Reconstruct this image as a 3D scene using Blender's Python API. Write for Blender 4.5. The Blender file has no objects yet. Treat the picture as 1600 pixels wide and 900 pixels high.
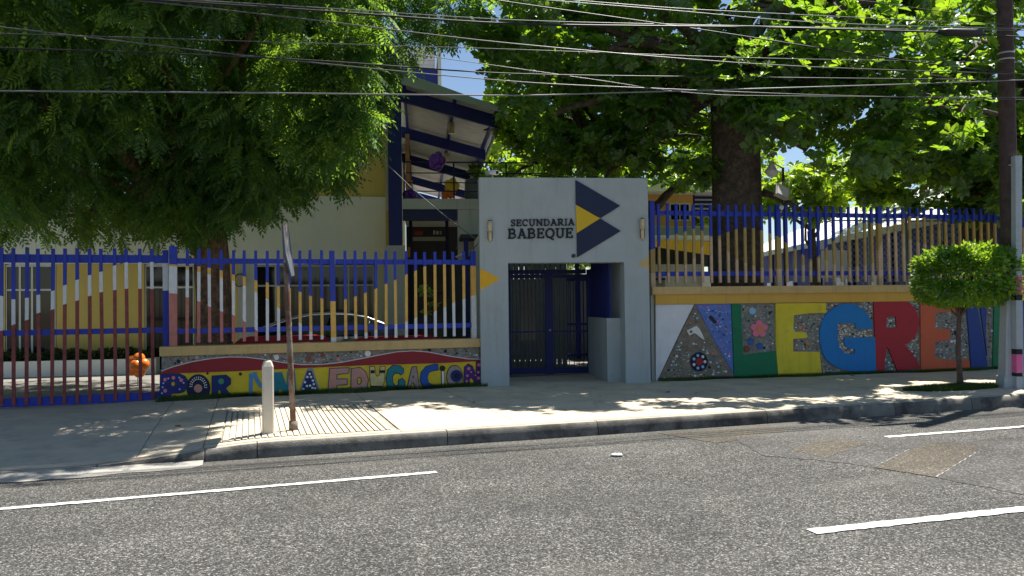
import bpy, bmesh, math, random
import numpy as np
from mathutils import Vector, Matrix
from mathutils.geometry import tessellate_polygon

# ------------------------------------------------------------------ camera, sky, sun
SC = bpy.context.scene
COL = SC.collection
F_PX, CAM_H = 1250.0, 1.9
PITCH, ROLL = math.atan(24 / 1250), 0.012
cam_d = bpy.data.cameras.new('camera')
cam = bpy.data.objects.new('camera', cam_d)
COL.objects.link(cam)
cam_d.sensor_width = 36.0
cam_d.lens = 36.0 * F_PX / 1600.0
cam_d.clip_end = 2000
cam_d.clip_start = 0.05
cam.matrix_world = (Matrix.Translation((0, 0, CAM_H)) @ Matrix.Rotation(math.pi / 2 + PITCH, 4, 'X')
                    @ Matrix.Rotation(-ROLL, 4, 'Z'))
SC.camera = cam

SUN_EL = math.radians(64.0)
SUN_AZ = math.atan2(0.72, 0.69)            # clockwise from +Y
SUN = Vector((math.cos(SUN_EL) * math.sin(SUN_AZ), math.cos(SUN_EL) * math.cos(SUN_AZ), math.sin(SUN_EL)))
world = bpy.data.worlds.new('World')
SC.world = world
world.use_nodes = True
wn = world.node_tree
wn.nodes.clear()
w_out = wn.nodes.new('ShaderNodeOutputWorld')
w_bg = wn.nodes.new('ShaderNodeBackground')
w_sky = wn.nodes.new('ShaderNodeTexSky')
w_sky.sky_type = 'NISHITA'
w_sky.sun_disc = False
w_sky.sun_elevation = SUN_EL
w_sky.sun_rotation = SUN_AZ
w_sky.dust_density = 0.25
w_sky.ozone_density = 2.0
w_bg.inputs['Strength'].default_value = 0.062
wn.links.new(w_sky.outputs[0], w_bg.inputs['Color'])
wn.links.new(w_bg.outputs[0], w_out.inputs['Surface'])
sun_d = bpy.data.lights.new('sun', 'SUN')
sun_d.energy = 5.0
sun_d.angle = math.radians(0.53)
sun_d.color = (1.0, 0.95, 0.86)
sun = bpy.data.objects.new('sun', sun_d)
COL.objects.link(sun)
sun.rotation_euler = (-SUN).to_track_quat('-Z', 'Y').to_euler()
sun.location = (0, 0, 30)

SC.view_settings.view_transform = 'Standard'
SC.view_settings.look = 'None'
SC.view_settings.exposure = 1.02
SC.view_settings.gamma = 1.0
SC.view_settings.use_curve_mapping = False
SC.cycles.max_bounces = 7
SC.cycles.diffuse_bounces = 3
SC.cycles.glossy_bounces = 3
SC.cycles.transmission_bounces = 4
SC.cycles.transparent_max_bounces = 6
SC.cycles.caustics_reflective = False
SC.cycles.caustics_refractive = False

# ------------------------------------------------------------------ helpers
rnd = random.Random(7)
NP = np.random.default_rng(11)


def ray(px, py):
    x, y = (px - 800) / F_PX, -(py - 450) / F_PX
    c, s = math.cos(ROLL), math.sin(ROLL)
    x, y = c * x + s * y, -s * x + c * y
    return Vector((x, math.cos(PITCH) - y * math.sin(PITCH), math.sin(PITCH) + y * math.cos(PITCH)))


def G(px, py, z):
    """a point of the photograph on the level plane z"""
    d = ray(px, py)
    t = (z - CAM_H) / d.z
    return Vector((d.x * t, d.y * t, z))


def D(px, py, depth):
    """a point of the photograph at a given distance in metres along Y"""
    d = ray(px, py)
    t = depth / d.y
    return Vector((d.x * t, depth, CAM_H + d.z * t))


class Fr:
    """upright frame: u along the wall, v away from the street, z up"""
    def __init__(s, origin, deg):
        a = math.radians(deg)
        s.o = Vector((origin[0], origin[1], 0))
        s.u = Vector((math.cos(a), math.sin(a), 0))
        s.n = Vector((-math.sin(a), math.cos(a), 0))

    def pt(s, u, v, z):
        return s.o + s.u * u + s.n * v + Vector((0, 0, z))

    def hit(s, px, py, v=0.0):
        d = ray(px, py)
        c = Vector((0, 0, CAM_H))
        t = ((s.o + s.n * v) - c).dot(s.n) / d.dot(s.n)
        p = c + d * t
        return (p - s.o).dot(s.u), p.z

    def U(s, px, v=0.0, py=500):
        return s.hit(px, py, v)[0]

    def Z(s, px, py, v=0.0):
        return s.hit(px, py, v)[1]

    def uv(s, p):
        return (p - s.o).dot(s.u), (p - s.o).dot(s.n)


class MB:
    def __init__(s):
        s.v, s.f, s.m, s.sm = [], [], [], []

    def add(s, vs, fs, m=0, smooth=False):
        b = len(s.v)
        s.v += [tuple(x) for x in vs]
        for f in fs:
            s.f.append(tuple(i + b for i in f))
            s.m.append(m)
            s.sm.append(smooth)
        return s

    def hexa(s, p, m=0):
        """p: 4 bottom + 4 top, counter-clockwise seen from above"""
        return s.add(p, [(3, 2, 1, 0), (4, 5, 6, 7), (0, 1, 5, 4), (1, 2, 6, 5), (2, 3, 7, 6), (3, 0, 4, 7)], m)

    def fbox(s, fr, u0, u1, v0, v1, z0, z1, m=0):
        if u0 > u1: u0, u1 = u1, u0
        if v0 > v1: v0, v1 = v1, v0
        q = [(u0, v0), (u1, v0), (u1, v1), (u0, v1)]
        return s.hexa([fr.pt(a, b, z0) for a, b in q] + [fr.pt(a, b, z1) for a, b in q], m)

    def tube(s, pts, rad, n=8, m=0, caps=True, jitter=0.0, smooth=True, rs=None):
        pts = [Vector(p) for p in pts]
        if not isinstance(rad, (list, tuple)): rad = [rad] * len(pts)
        vs, fs = [], []
        ref = None
        for i, p in enumerate(pts):
            t = (pts[min(i + 1, len(pts) - 1)] - pts[max(i - 1, 0)])
            t = t.normalized() if t.length > 1e-9 else Vector((0, 0, 1))
            if ref is None:
                ref = Vector((1, 0, 0)) if abs(t.x) < 0.8 else Vector((0, 1, 0))
            a = (ref - t * ref.dot(t)).normalized()
            ref = a
            b = t.cross(a)
            for k in range(n):
                th = 2 * math.pi * k / n
                r = rad[i]
                if jitter and rs: r *= 1 + jitter * (rs.random() * 2 - 1)
                vs.append(p + a * (math.cos(th) * r) + b * (math.sin(th) * r))
        for i in range(len(pts) - 1):
            for k in range(n):
                k2 = (k + 1) % n
                fs.append((i * n + k, i * n + k2, (i + 1) * n + k2, (i + 1) * n + k))
        b0 = len(s.v)
        s.add(vs, fs, m, smooth)
        if caps:
            s.f.append(tuple(b0 + k for k in reversed(range(n)))); s.m.append(m); s.sm.append(False)
            e = b0 + (len(pts) - 1) * n
            s.f.append(tuple(e + k for k in range(n))); s.m.append(m); s.sm.append(False)
        return s

    def ball(s, c, r, m=0, nu=12, nv=8, sq=(1, 1, 1), rough=0.0, rs=None):
        vs, fs = [], []
        c = Vector(c)
        for j in range(nv + 1):
            ph = math.pi * j / nv
            for i in range(nu):
                th = 2 * math.pi * i / nu
                k = 1 + (rough * (rs.random() - .5) if rough and rs else 0)
                vs.append(c + Vector((math.sin(ph) * math.cos(th) * r * sq[0], math.sin(ph) * math.sin(th) * r * sq[1], math.cos(ph) * r * sq[2])) * k)
        for j in range(nv):
            for i in range(nu):
                i2 = (i + 1) % nu
                fs.append((j * nu + i, (j + 1) * nu + i, (j + 1) * nu + i2, j * nu + i2))
        return s.add(vs, fs, m, True)

    def fpoly(s, fr, outer, holes=(), v0=0.0, v1=-0.02, m=0, back=False):
        """prism of a (u,z) polygon in an upright frame; front at v1 (towards the street), back at v0"""
        def area(p): return sum(p[i][0] * p[(i + 1) % len(p)][1] - p[(i + 1) % len(p)][0] * p[i][1] for i in range(len(p)))
        outer = list(outer)
        if area(outer) < 0: outer.reverse()
        loops = [outer]
        for h in holes:
            h = list(h)
            if area(h) > 0: h.reverse()
            loops.append(h)
        flat = [q for l in loops for q in l]
        tri = tessellate_polygon([[Vector((a, b, 0)) for a, b in l] for l in loops])
        n = len(flat)
        vs = [fr.pt(a, v1, b) for a, b in flat] + [fr.pt(a, v0, b) for a, b in flat]
        fs = []
        for t in tri:
            a, b, c = (flat[i] for i in t)
            ar = (b[0] - a[0]) * (c[1] - a[1]) - (c[0] - a[0]) * (b[1] - a[1])
            t = tuple(t) if ar > 0 else tuple(reversed(t))
            fs.append(t)
            if back: fs.append(tuple(i + n for i in reversed(t)))
        k = 0
        for l in loops:
            for i in range(len(l)):
                a, b = k + i, k + (i + 1) % len(l)
                fs.append((a, a + n, b + n, b))
            k += len(l)
        return s.add(vs, fs, m)

    def build(s, name, mats, parent=None, kind=None):
        if not isinstance(mats, (list, tuple)): mats = [mats]
        base = Vector((0, 0, 0))
        q = parent
        while q is not None:
            base = base + q.location
            q = q.parent
        me = bpy.data.meshes.new(name)
        me.from_pydata([(x[0] - base.x, x[1] - base.y, x[2] - base.z) for x in s.v], [], s.f)
        for mm in mats: me.materials.append(M[mm])
        me.polygons.foreach_set('material_index', s.m)
        me.polygons.foreach_set('use_smooth', s.sm)
        me.update()
        o = bpy.data.objects.new(name, me)
        COL.objects.link(o)
        if parent: o.parent = parent
        if kind: o['kind'] = kind
        return o


def np_mesh(name, verts, nper, faces, mats, parent=None, kind=None, smooth=False):
    """many copies of one small face set: verts (N*nper,3), faces template"""
    base = np.zeros(3)
    q = parent
    while q is not None:
        base += np.array(q.location); q = q.parent
    verts = verts - base
    n = len(verts) // nper
    me = bpy.data.meshes.new(name)
    me.vertices.add(len(verts))
    me.vertices.foreach_set('co', verts.astype(np.float32).ravel())
    sizes = np.array([len(f) for f in faces])
    tmpl = np.concatenate([np.array(f) for f in faces])
    loops = (tmpl[None, :] + (np.arange(n) * nper)[:, None]).ravel()
    tot = np.tile(sizes, n)
    start = np.concatenate([[0], np.cumsum(tot)[:-1]])
    me.loops.add(len(loops))
    me.loops.foreach_set('vertex_index', loops.astype(np.int32))
    me.polygons.add(len(tot))
    me.polygons.foreach_set('loop_start', start.astype(np.int32))
    if smooth: me.polygons.foreach_set('use_smooth', np.ones(len(tot), dtype=bool))
    me.update(calc_edges=True)
    me.materials.append(M[mats])
    o = bpy.data.objects.new(name, me)
    COL.objects.link(o)
    if parent: o.parent = parent
    if kind: o['kind'] = kind
    return o


def tag(o, label, cat, group=None):
    o['label'] = label
    o['category'] = cat
    if group: o['group'] = group
    return o


def thing(name, loc, label, cat, group=None):
    o = bpy.data.objects.new(name, None)
    o.empty_display_size = 0.2
    COL.objects.link(o)
    o.location = loc
    return tag(o, label, cat, group)


def struct(o):
    o['kind'] = 'structure'
    return o


def lerp(a, b, t): return a + (b - a) * t


def interp(tab, x):
    if x <= tab[0][0]: return tab[0][1]
    for (a, b), (c, d) in zip(tab, tab[1:]):
        if x <= c: return b + (d - b) * (x - a) / (c - a)
    return tab[-1][1]


# the street: u along the kerb, v=0 the kerb face
K = Fr(G(320, 722, 0), 18.1)

# ------------------------------------------------------------------ materials
M = {}


def mat(key, col, rough=0.7, var=0.15, scale=2.0, bump=0.0, bscale=60.0, metal=0.0, spec=0.3, col2=None, c2scale=1.2, c2amt=0.0, c2lo=0.5, c2hi=0.65, coat=0.0, streak=0.0, scol=(.16, .15, .13), crack=0.0):
    m = bpy.data.materials.new(key)
    m.use_nodes = True
    nt = m.node_tree
    b = nt.nodes['Principled BSDF']
    b.inputs['Roughness'].default_value = rough
    b.inputs['Metallic'].default_value = metal
    b.inputs['Specular IOR Level'].default_value = spec
    if coat: b.inputs['Coat Weight'].default_value = coat
    geo = nt.nodes.new('ShaderNodeNewGeometry')
    n1 = nt.nodes.new('ShaderNodeTexNoise')
    n1.inputs['Scale'].default_value = scale
    n1.inputs['Detail'].default_value = 6
    n1.inputs['Roughness'].default_value = 0.65
    nt.links.new(geo.outputs['Position'], n1.inputs['Vector'])
    mr = nt.nodes.new('ShaderNodeMapRange')
    mr.inputs['From Min'].default_value = 0.3
    mr.inputs['From Max'].default_value = 0.7
    mr.inputs['To Min'].default_value = 1 - var
    mr.inputs['To Max'].default_value = 1 + var
    nt.links.new(n1.outputs['Fac'], mr.inputs['Value'])
    mul = nt.nodes.new('ShaderNodeVectorMath'); mul.operation = 'SCALE'
    mul.inputs[0].default_value = col
    nt.links.new(mr.outputs[0], mul.inputs['Scale'])
    out = mul.outputs[0]
    if col2:
        n2 = nt.nodes.new('ShaderNodeTexNoise')
        n2.inputs['Scale'].default_value = c2scale
        n2.inputs['Detail'].default_value = 8
        n2.inputs['Roughness'].default_value = 0.7
        nt.links.new(geo.outputs['Position'], n2.inputs['Vector'])
        m2 = nt.nodes.new('ShaderNodeMapRange')
        m2.inputs['From Min'].default_value = c2lo
        m2.inputs['From Max'].default_value = c2hi
        m2.inputs['To Max'].default_value = c2amt
        nt.links.new(n2.outputs['Fac'], m2.inputs['Value'])
        mx = nt.nodes.new('ShaderNodeMix'); mx.data_type = 'RGBA'
        nt.links.new(m2.outputs[0], mx.inputs['Factor'])
        nt.links.new(out, mx.inputs['A'])
        mx.inputs['B'].default_value = (*col2, 1)
        out = mx.outputs['Result']
    if streak:
        mp = nt.nodes.new('ShaderNodeMapping'); mp.inputs['Scale'].default_value = (7.0, 7.0, .45)
        nt.links.new(geo.outputs['Position'], mp.inputs['Vector'])
        n4 = nt.nodes.new('ShaderNodeTexNoise'); n4.inputs['Scale'].default_value = 1.0; n4.inputs['Detail'].default_value = 7; n4.inputs['Roughness'].default_value = .7
        nt.links.new(mp.outputs[0], n4.inputs['Vector'])
        m4 = nt.nodes.new('ShaderNodeMapRange'); m4.inputs['From Min'].default_value = .52; m4.inputs['From Max'].default_value = .75; m4.inputs['To Max'].default_value = streak
        nt.links.new(n4.outputs['Fac'], m4.inputs['Value'])
        x4 = nt.nodes.new('ShaderNodeMix'); x4.data_type = 'RGBA'
        nt.links.new(m4.outputs[0], x4.inputs['Factor']); nt.links.new(out, x4.inputs['A']); x4.inputs['B'].default_value = (*scol, 1)
        out = x4.outputs['Result']
    if crack:
        cv_ = nt.nodes.new('ShaderNodeTexVoronoi'); cv_.feature = 'DISTANCE_TO_EDGE'; cv_.inputs['Scale'].default_value = .5
        ca = nt.nodes.new('ShaderNodeVectorMath'); ca.operation = 'MULTIPLY_ADD'; nt.links.new(n1.outputs['Color'], ca.inputs[0]); ca.inputs[1].default_value = (1.4, 1.4, 0); nt.links.new(geo.outputs['Position'], ca.inputs[2])
        nt.links.new(ca.outputs[0], cv_.inputs['Vector'])
        cm = nt.nodes.new('ShaderNodeMapRange'); cm.inputs['From Max'].default_value = .005; cm.inputs['To Min'].default_value = crack; cm.inputs['To Max'].default_value = 0
        nt.links.new(cv_.outputs['Distance'], cm.inputs['Value'])
        x5 = nt.nodes.new('ShaderNodeMix'); x5.data_type = 'RGBA'
        nt.links.new(cm.outputs[0], x5.inputs['Factor']); nt.links.new(out, x5.inputs['A']); x5.inputs['B'].default_value = (.12, .1, .08, 1)
        out = x5.outputs['Result']
    nt.links.new(out, b.inputs['Base Color'])
    if bump:
        n3 = nt.nodes.new('ShaderNodeTexNoise')
        n3.inputs['Scale'].default_value = bscale
        n3.inputs['Detail'].default_value = 5
        nt.links.new(geo.outputs['Position'], n3.inputs['Vector'])
        bp = nt.nodes.new('ShaderNodeBump')
        bp.inputs['Strength'].default_value = bump
        bp.inputs['Distance'].default_value = 0.02
        nt.links.new(n3.outputs['Fac'], bp.inputs['Height'])
        nt.links.new(bp.outputs[0], b.inputs['Normal'])
    M[key] = m
    return m


def leaf_mat(key, a, b_, trans, tcol, gloss=0.08, rough=0.35):
    m = bpy.data.materials.new(key)
    m.use_nodes = True
    nt = m.node_tree
    nt.nodes.clear()
    out = nt.nodes.new('ShaderNodeOutputMaterial')
    geo = nt.nodes.new('ShaderNodeNewGeometry')
    ramp = nt.nodes.new('ShaderNodeMix'); ramp.data_type = 'RGBA'
    ramp.inputs['A'].default_value = (*a, 1); ramp.inputs['B'].default_value = (*b_, 1)
    nt.links.new(geo.outputs['Random Per Island'], ramp.inputs['Factor'])
    df = nt.nodes.new('ShaderNodeBsdfDiffuse')
    nt.links.new(ramp.outputs['Result'], df.inputs['Color'])
    tr = nt.nodes.new('ShaderNodeBsdfTranslucent')
    tm = nt.nodes.new('ShaderNodeMix'); tm.data_type = 'RGBA'; tm.blend_type = 'MIX'
    tm.inputs['A'].default_value = (*tcol, 1)
    tm.inputs['B'].default_value = (tcol[0] * 1.35, tcol[1] * 1.1, tcol[2] * 0.8, 1)
    nt.links.new(geo.outputs['Random Per Island'], tm.inputs['Factor'])
    nt.links.new(tm.outputs['Result'], tr.inputs['Color'])
    mx = nt.nodes.new('ShaderNodeMixShader'); mx.inputs[0].default_value = trans
    nt.links.new(df.outputs[0], mx.inputs[1]); nt.links.new(tr.outputs[0], mx.inputs[2])
    gl = nt.nodes.new('ShaderNodeBsdfGlossy'); gl.inputs['Roughness'].default_value = rough
    gl.inputs['Color'].default_value = (0.8, 0.85, 0.8, 1)
    m2 = nt.nodes.new('ShaderNodeMixShader'); m2.inputs[0].default_value = gloss
    nt.links.new(mx.outputs[0], m2.inputs[1]); nt.links.new(gl.outputs[0], m2.inputs[2])
    nt.links.new(m2.outputs[0], out.inputs['Surface'])
    M[key] = m


def asphalt_mat(key, lo, hi, tint, cell=42.0, pale=0.35):
    m = bpy.data.materials.new(key)
    m.use_nodes = True
    nt = m.node_tree
    b = nt.nodes['Principled BSDF']
    b.inputs['Roughness'].default_value = 0.88
    b.inputs['Specular IOR Level'].default_value = 0.25
    geo = nt.nodes.new('ShaderNodeNewGeometry')
    vo = nt.nodes.new('ShaderNodeTexVoronoi')
    vo.inputs['Scale'].default_value = cell
    vo.inputs['Randomness'].default_value = 1.0
    wob = nt.nodes.new('ShaderNodeTexNoise'); wob.inputs['Scale'].default_value = 60; wob.inputs['Detail'].default_value = 3
    nt.links.new(geo.outputs['Position'], wob.inputs['Vector'])
    ad = nt.nodes.new('ShaderNodeVectorMath'); ad.operation = 'MULTIPLY_ADD'
    nt.links.new(wob.outputs['Color'], ad.inputs[0]); ad.inputs[1].default_value = (0.02, 0.02, 0.02)
    nt.links.new(geo.outputs['Position'], ad.inputs[2])
    nt.links.new(ad.outputs[0], vo.inputs['Vector'])
    cr = nt.nodes.new('ShaderNodeValToRGB')
    e = cr.color_ramp.elements
    e[0].position = 0.0; e[0].color = (lo * tint[0], lo * tint[1], lo * tint[2], 1)
    e[1].position = 1.0; e[1].color = (hi * tint[0], hi * tint[1], hi * tint[2], 1)
    k = e.new(0.62); k.color = (lerp(lo, hi, .17) * tint[0], lerp(lo, hi, .17) * tint[1], lerp(lo, hi, .17) * tint[2], 1)
    k = e.new(0.88); k.color = (lerp(lo, hi, .45) * tint[0], lerp(lo, hi, .43) * tint[1], lerp(lo, hi, .4) * tint[2], 1)
    sep = nt.nodes.new('ShaderNodeSeparateColor')
    nt.links.new(vo.outputs['Color'], sep.inputs[0])
    nt.links.new(sep.outputs[0], cr.inputs['Fac'])
    n1 = nt.nodes.new('ShaderNodeTexNoise'); n1.inputs['Scale'].default_value = 0.55; n1.inputs['Detail'].default_value = 7; n1.inputs['Roughness'].default_value = 0.65
    nt.links.new(geo.outputs['Position'], n1.inputs['Vector'])
    mr = nt.nodes.new('ShaderNodeMapRange'); mr.inputs['From Min'].default_value = .3; mr.inputs['From Max'].default_value = .7
    mr.inputs['To Min'].default_value = 0.68; mr.inputs['To Max'].default_value = 1.25
    nt.links.new(n1.outputs['Fac'], mr.inputs['Value'])
    mul = nt.nodes.new('ShaderNodeVectorMath'); mul.operation = 'SCALE'
    nt.links.new(cr.outputs['Color'], mul.inputs[0]); nt.links.new(mr.outputs[0], mul.inputs['Scale'])
    # along the street: tyre-polished bands, oil stains, dust at the kerb, hairline cracks
    loc = nt.nodes.new('ShaderNodeMapping'); loc.vector_type = 'TEXTURE'
    loc.inputs['Location'].default_value = K.o; loc.inputs['Rotation'].default_value = (0, 0, math.radians(18.1))
    nt.links.new(geo.outputs['Position'], loc.inputs['Vector'])
    def band(scale, lo_, hi_, a, c, prev, detail=5):
        mp = nt.nodes.new('ShaderNodeMapping'); mp.inputs['Scale'].default_value = scale
        nt.links.new(loc.outputs[0], mp.inputs['Vector'])
        nn = nt.nodes.new('ShaderNodeTexNoise'); nn.inputs['Scale'].default_value = 1; nn.inputs['Detail'].default_value = detail; nn.inputs['Roughness'].default_value = .7
        nt.links.new(mp.outputs[0], nn.inputs['Vector'])
        mm = nt.nodes.new('ShaderNodeMapRange'); mm.inputs['From Min'].default_value = lo_; mm.inputs['From Max'].default_value = hi_; mm.inputs['To Max'].default_value = a
        nt.links.new(nn.outputs['Fac'], mm.inputs['Value'])
        xx = nt.nodes.new('ShaderNodeMix'); xx.data_type = 'RGBA'
        nt.links.new(mm.outputs[0], xx.inputs['Factor']); nt.links.new(prev, xx.inputs['A']); xx.inputs['B'].default_value = (*c, 1)
        return xx.outputs['Result']
    o1 = band((.10, 1.1, 1), .50, .72, .45, (.035, .035, .034), mul.outputs[0])
    o1 = band((.16, .7, 1), .55, .75, .40, (.16, .155, .14), o1)
    o1 = band((1.1, 2.2, 1), .66, .74, .55, (.022, .022, .022), o1, 3)
    sx = nt.nodes.new('ShaderNodeSeparateXYZ'); nt.links.new(loc.outputs[0], sx.inputs[0])
    du = nt.nodes.new('ShaderNodeMapRange'); du.inputs['From Min'].default_value = -1.5; du.inputs['From Max'].default_value = -.05; du.inputs['To Max'].default_value = .55
    nt.links.new(sx.outputs['Y'], du.inputs['Value'])
    dn = nt.nodes.new('ShaderNodeMath'); dn.operation = 'MULTIPLY'; nt.links.new(du.outputs[0], dn.inputs[0]); nt.links.new(n1.outputs['Fac'], dn.inputs[1])
    dx_ = nt.nodes.new('ShaderNodeMix'); dx_.data_type = 'RGBA'
    nt.links.new(dn.outputs[0], dx_.inputs['Factor']); nt.links.new(o1, dx_.inputs['A']); dx_.inputs['B'].default_value = (.17, .165, .14, 1)
    cv_ = nt.nodes.new('ShaderNodeTexVoronoi'); cv_.feature = 'DISTANCE_TO_EDGE'; cv_.inputs['Scale'].default_value = .42
    cw = nt.nodes.new('ShaderNodeTexNoise'); cw.inputs['Scale'].default_value = 2.2; cw.inputs['Detail'].default_value = 6
    nt.links.new(loc.outputs[0], cw.inputs['Vector'])
    ca = nt.nodes.new('ShaderNodeVectorMath'); ca.operation = 'MULTIPLY_ADD'; nt.links.new(cw.outputs['Color'], ca.inputs[0]); ca.inputs[1].default_value = (.9, .9, 0); nt.links.new(loc.outputs[0], ca.inputs[2])
    nt.links.new(ca.outputs[0], cv_.inputs['Vector'])
    cm = nt.nodes.new('ShaderNodeMapRange'); cm.inputs['From Min'].default_value = .0; cm.inputs['From Max'].default_value = .006; cm.inputs['To Min'].default_value = .35; cm.inputs['To Max'].default_value = 0
    nt.links.new(cv_.outputs['Distance'], cm.inputs['Value'])
    cg = nt.nodes.new('ShaderNodeMath'); cg.operation = 'MULTIPLY'; nt.links.new(cm.outputs[0], cg.inputs[0])
    cgr = nt.nodes.new('ShaderNodeMapRange'); cgr.inputs['From Min'].default_value = .52; cgr.inputs['From Max'].default_value = .58; nt.links.new(n1.outputs['Fac'], cgr.inputs['Value'])
    nt.links.new(cgr.outputs[0], cg.inputs[1])
    cx2 = nt.nodes.new('ShaderNodeMix'); cx2.data_type = 'RGBA'
    nt.links.new(cg.outputs[0], cx2.inputs['Factor']); nt.links.new(dx_.outputs['Result'], cx2.inputs['A']); cx2.inputs['B'].default_value = (.015, .015, .014, 1)
    nt.links.new(cx2.outputs['Result'], b.inputs['Base Color'])
    bp = nt.nodes.new('ShaderNodeBump'); bp.inputs['Strength'].default_value = 0.7; bp.inputs['Distance'].default_value = 0.012
    bp.invert = True
    nt.links.new(vo.outputs['Distance'], bp.inputs['Height'])
    nt.links.new(bp.outputs[0], b.inputs['Normal'])
    M[key] = m


asphalt_mat('asphalt', 0.020, 0.37, (1.0, 0.985, 0.95), cell=84)
asphalt_mat('asphalt_smooth', 0.045, 0.26, (1.0, 0.97, 0.95), cell=60)
asphalt_mat('asphalt_brown', 0.05, 0.27, (1.08, 0.95, 0.76), cell=70)
mat('road_paint', (0.72, 0.72, 0.69), .6, .16, 9, .3, 200, col2=(.16, .16, .15), c2scale=11, c2amt=.85, c2lo=.56, c2hi=.66)
mat('concrete', (0.64, 0.545, 0.40), .85, .14, 1.0, .3, 90, col2=(.33, .29, .23), c2scale=1.7, c2amt=.6, c2lo=.48, c2hi=.7, crack=.6)
mat('concrete_grey', (0.56, 0.48, 0.37), .88, .12, 1.2, .25, 90, col2=(.33, .30, .25), c2scale=2.2, c2amt=.55)
mat('concrete_old', (0.40, 0.37, 0.31), .9, .12, 1.6, .3, 90, col2=(.2, .18, .15), c2scale=3, c2amt=.5)
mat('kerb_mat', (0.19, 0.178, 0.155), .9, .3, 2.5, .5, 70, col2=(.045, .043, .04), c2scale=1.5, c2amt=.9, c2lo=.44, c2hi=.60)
mat('gutter', (0.34, 0.33, 0.30), .85, .2, 2.5, .3, 60, col2=(.3, .29, .26), c2scale=4, c2amt=.6)
mat('groove', (0.20, 0.16, 0.11), .9, .2, 3)
mat('earth', (0.16, 0.13, 0.09), .95, .3, 2, .4, 30)
mat('yard', (0.21, 0.20, 0.18), .9, .15, 1, .2, 60)
mat('portal_paint', (0.395, 0.445, 0.455), .75, .06, 1.1, .15, 120, col2=(.34, .36, .35), c2scale=1.6, c2amt=.4, streak=.28)
mat('wall_grey', (0.50, 0.51, 0.46), .8, .05, 1, .12, 100, col2=(.38, .38, .34), c2scale=1.5, c2amt=.25, streak=.4)
mat('wall_pale', (0.72, 0.72, 0.66), .8, .05, 1, .12, 100, streak=.08)
mat('wall_yellow', (0.66, 0.49, 0.15), .75, .06, 1, .1, 100, streak=.2)
mat('wall_cream', (0.68, 0.58, 0.36), .75, .06, 1, .1, 100)
mat('wall_orange', (0.72, 0.42, 0.12), .75, .06, 1)
mat('awning_yellow', (0.85, 0.52, 0.05), .6, .05, 1)
mat('white', (0.78, 0.78, 0.76), .6, .05, 2)
mat('white_roof', (0.80, 0.80, 0.78), .6, .04, 1)
mat('navy', (0.018, 0.026, 0.085), .55, .1, 3)
mat('blue_dark', (0.014, 0.022, 0.15), .5, .12, 3)
mat('shed_blue', (0.016, 0.035, 0.19), .6, .1, 3)
mat('blue', (0.018, 0.045, 0.42), .5, .18, 5, .2, 60, spec=.4, col2=(.10, .06, .05), c2scale=14, c2amt=.8, c2lo=.66, c2hi=.72)
mat('picket_white', (0.72, 0.73, 0.76), .55, .08, 8, .2, 60, col2=(.35, .25, .2), c2scale=14, c2amt=.7, c2lo=.64, c2hi=.72)
mat('picket_ochre', (0.74, 0.44, 0.11), .55, .12, 8, .2, 60, col2=(.3, .17, .07), c2scale=14, c2amt=.7, c2lo=.62, c2hi=.72)
mat('picket_pink', (0.52, 0.19, 0.16), .55, .18, 8)
mat('picket_maroon', (0.27, 0.065, 0.06), .6, .25, 6, .2, 60, col2=(.12, .05, .04), c2scale=10, c2amt=.7)
mat('picket_tan', (0.58, 0.41, 0.26), .6, .15, 6)
mat('picket_olive', (0.42, 0.29, 0.10), .6, .15, 6)
mat('cap_tan', (0.62, 0.43, 0.18), .7, .07, 2, .12, 90, col2=(.38, .27, .13), c2scale=3, c2amt=.35, streak=.35)
mat('beam_ochre', (0.68, 0.40, 0.08), .7, .07, 2, .1, 90, streak=.3)
mat('mural_yellow', (0.70, 0.52, 0.03), .6, .12, 4, .08, 80, col2=(.3, .24, .04), c2scale=6, c2amt=.4, c2lo=.58, c2hi=.7)
mat('mural_red', (0.28, 0.022, 0.03), .55, .1, 4)
mat('mortar', (0.27, 0.26, 0.23), .95, .3, 9, .8, 55, col2=(.15, .15, .14), c2scale=12, c2amt=.7)
mat('mortar_brown', (0.25, 0.21, 0.16), .95, .3, 9, .8, 55, col2=(.14, .13, .12), c2scale=12, c2amt=.7)
mat('l_white', (0.74, 0.75, 0.77), .6, .06, 3, .06, 90, col2=(.4, .4, .38), c2scale=5, c2amt=.4, c2lo=.6, c2hi=.75, streak=.3, scol=(.06, .055, .05))
mat('l_periwinkle', (0.12, 0.20, 0.55), .6, .12, 5, .1, 80)
mat('l_green', (0.008, 0.19, 0.085), .55, .1, 3, .05, 80, col2=(.02, .07, .04), c2scale=3, c2amt=.4, streak=.3, scol=(.06, .055, .05))
mat('l_yellow', (0.74, 0.60, 0.04), .55, .08, 3, .06, 80, col2=(.35, .29, .06), c2scale=4, c2amt=.45, c2lo=.56, c2hi=.75, streak=.3, scol=(.06, .055, .05))
mat('l_blue', (0.006, 0.20, 0.58), .5, .08, 3, .05, 80, col2=(.01, .10, .27), c2scale=3, c2amt=.35, streak=.3, scol=(.06, .055, .05))
mat('l_red', (0.42, 0.02, 0.035), .5, .08, 3, .05, 80, col2=(.2, .015, .02), c2scale=3, c2amt=.35, streak=.3, scol=(.06, .055, .05))
mat('l_orange', (0.62, 0.12, 0.05), .5, .08, 3, .05, 80, col2=(.38, .07, .03), c2scale=3, c2amt=.35, streak=.3, scol=(.06, .055, .05))
mat('l_navy', (0.012, 0.05, 0.26), .5, .1, 3)
mat('m_purple', (0.025, 0.03, 0.17), .6, .2, 9)
mat('m_dark', (0.012, 0.014, 0.05), .6, .2, 9)
mat('m_navyblue', (0.012, 0.03, 0.15), .6, .2, 9)
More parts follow.
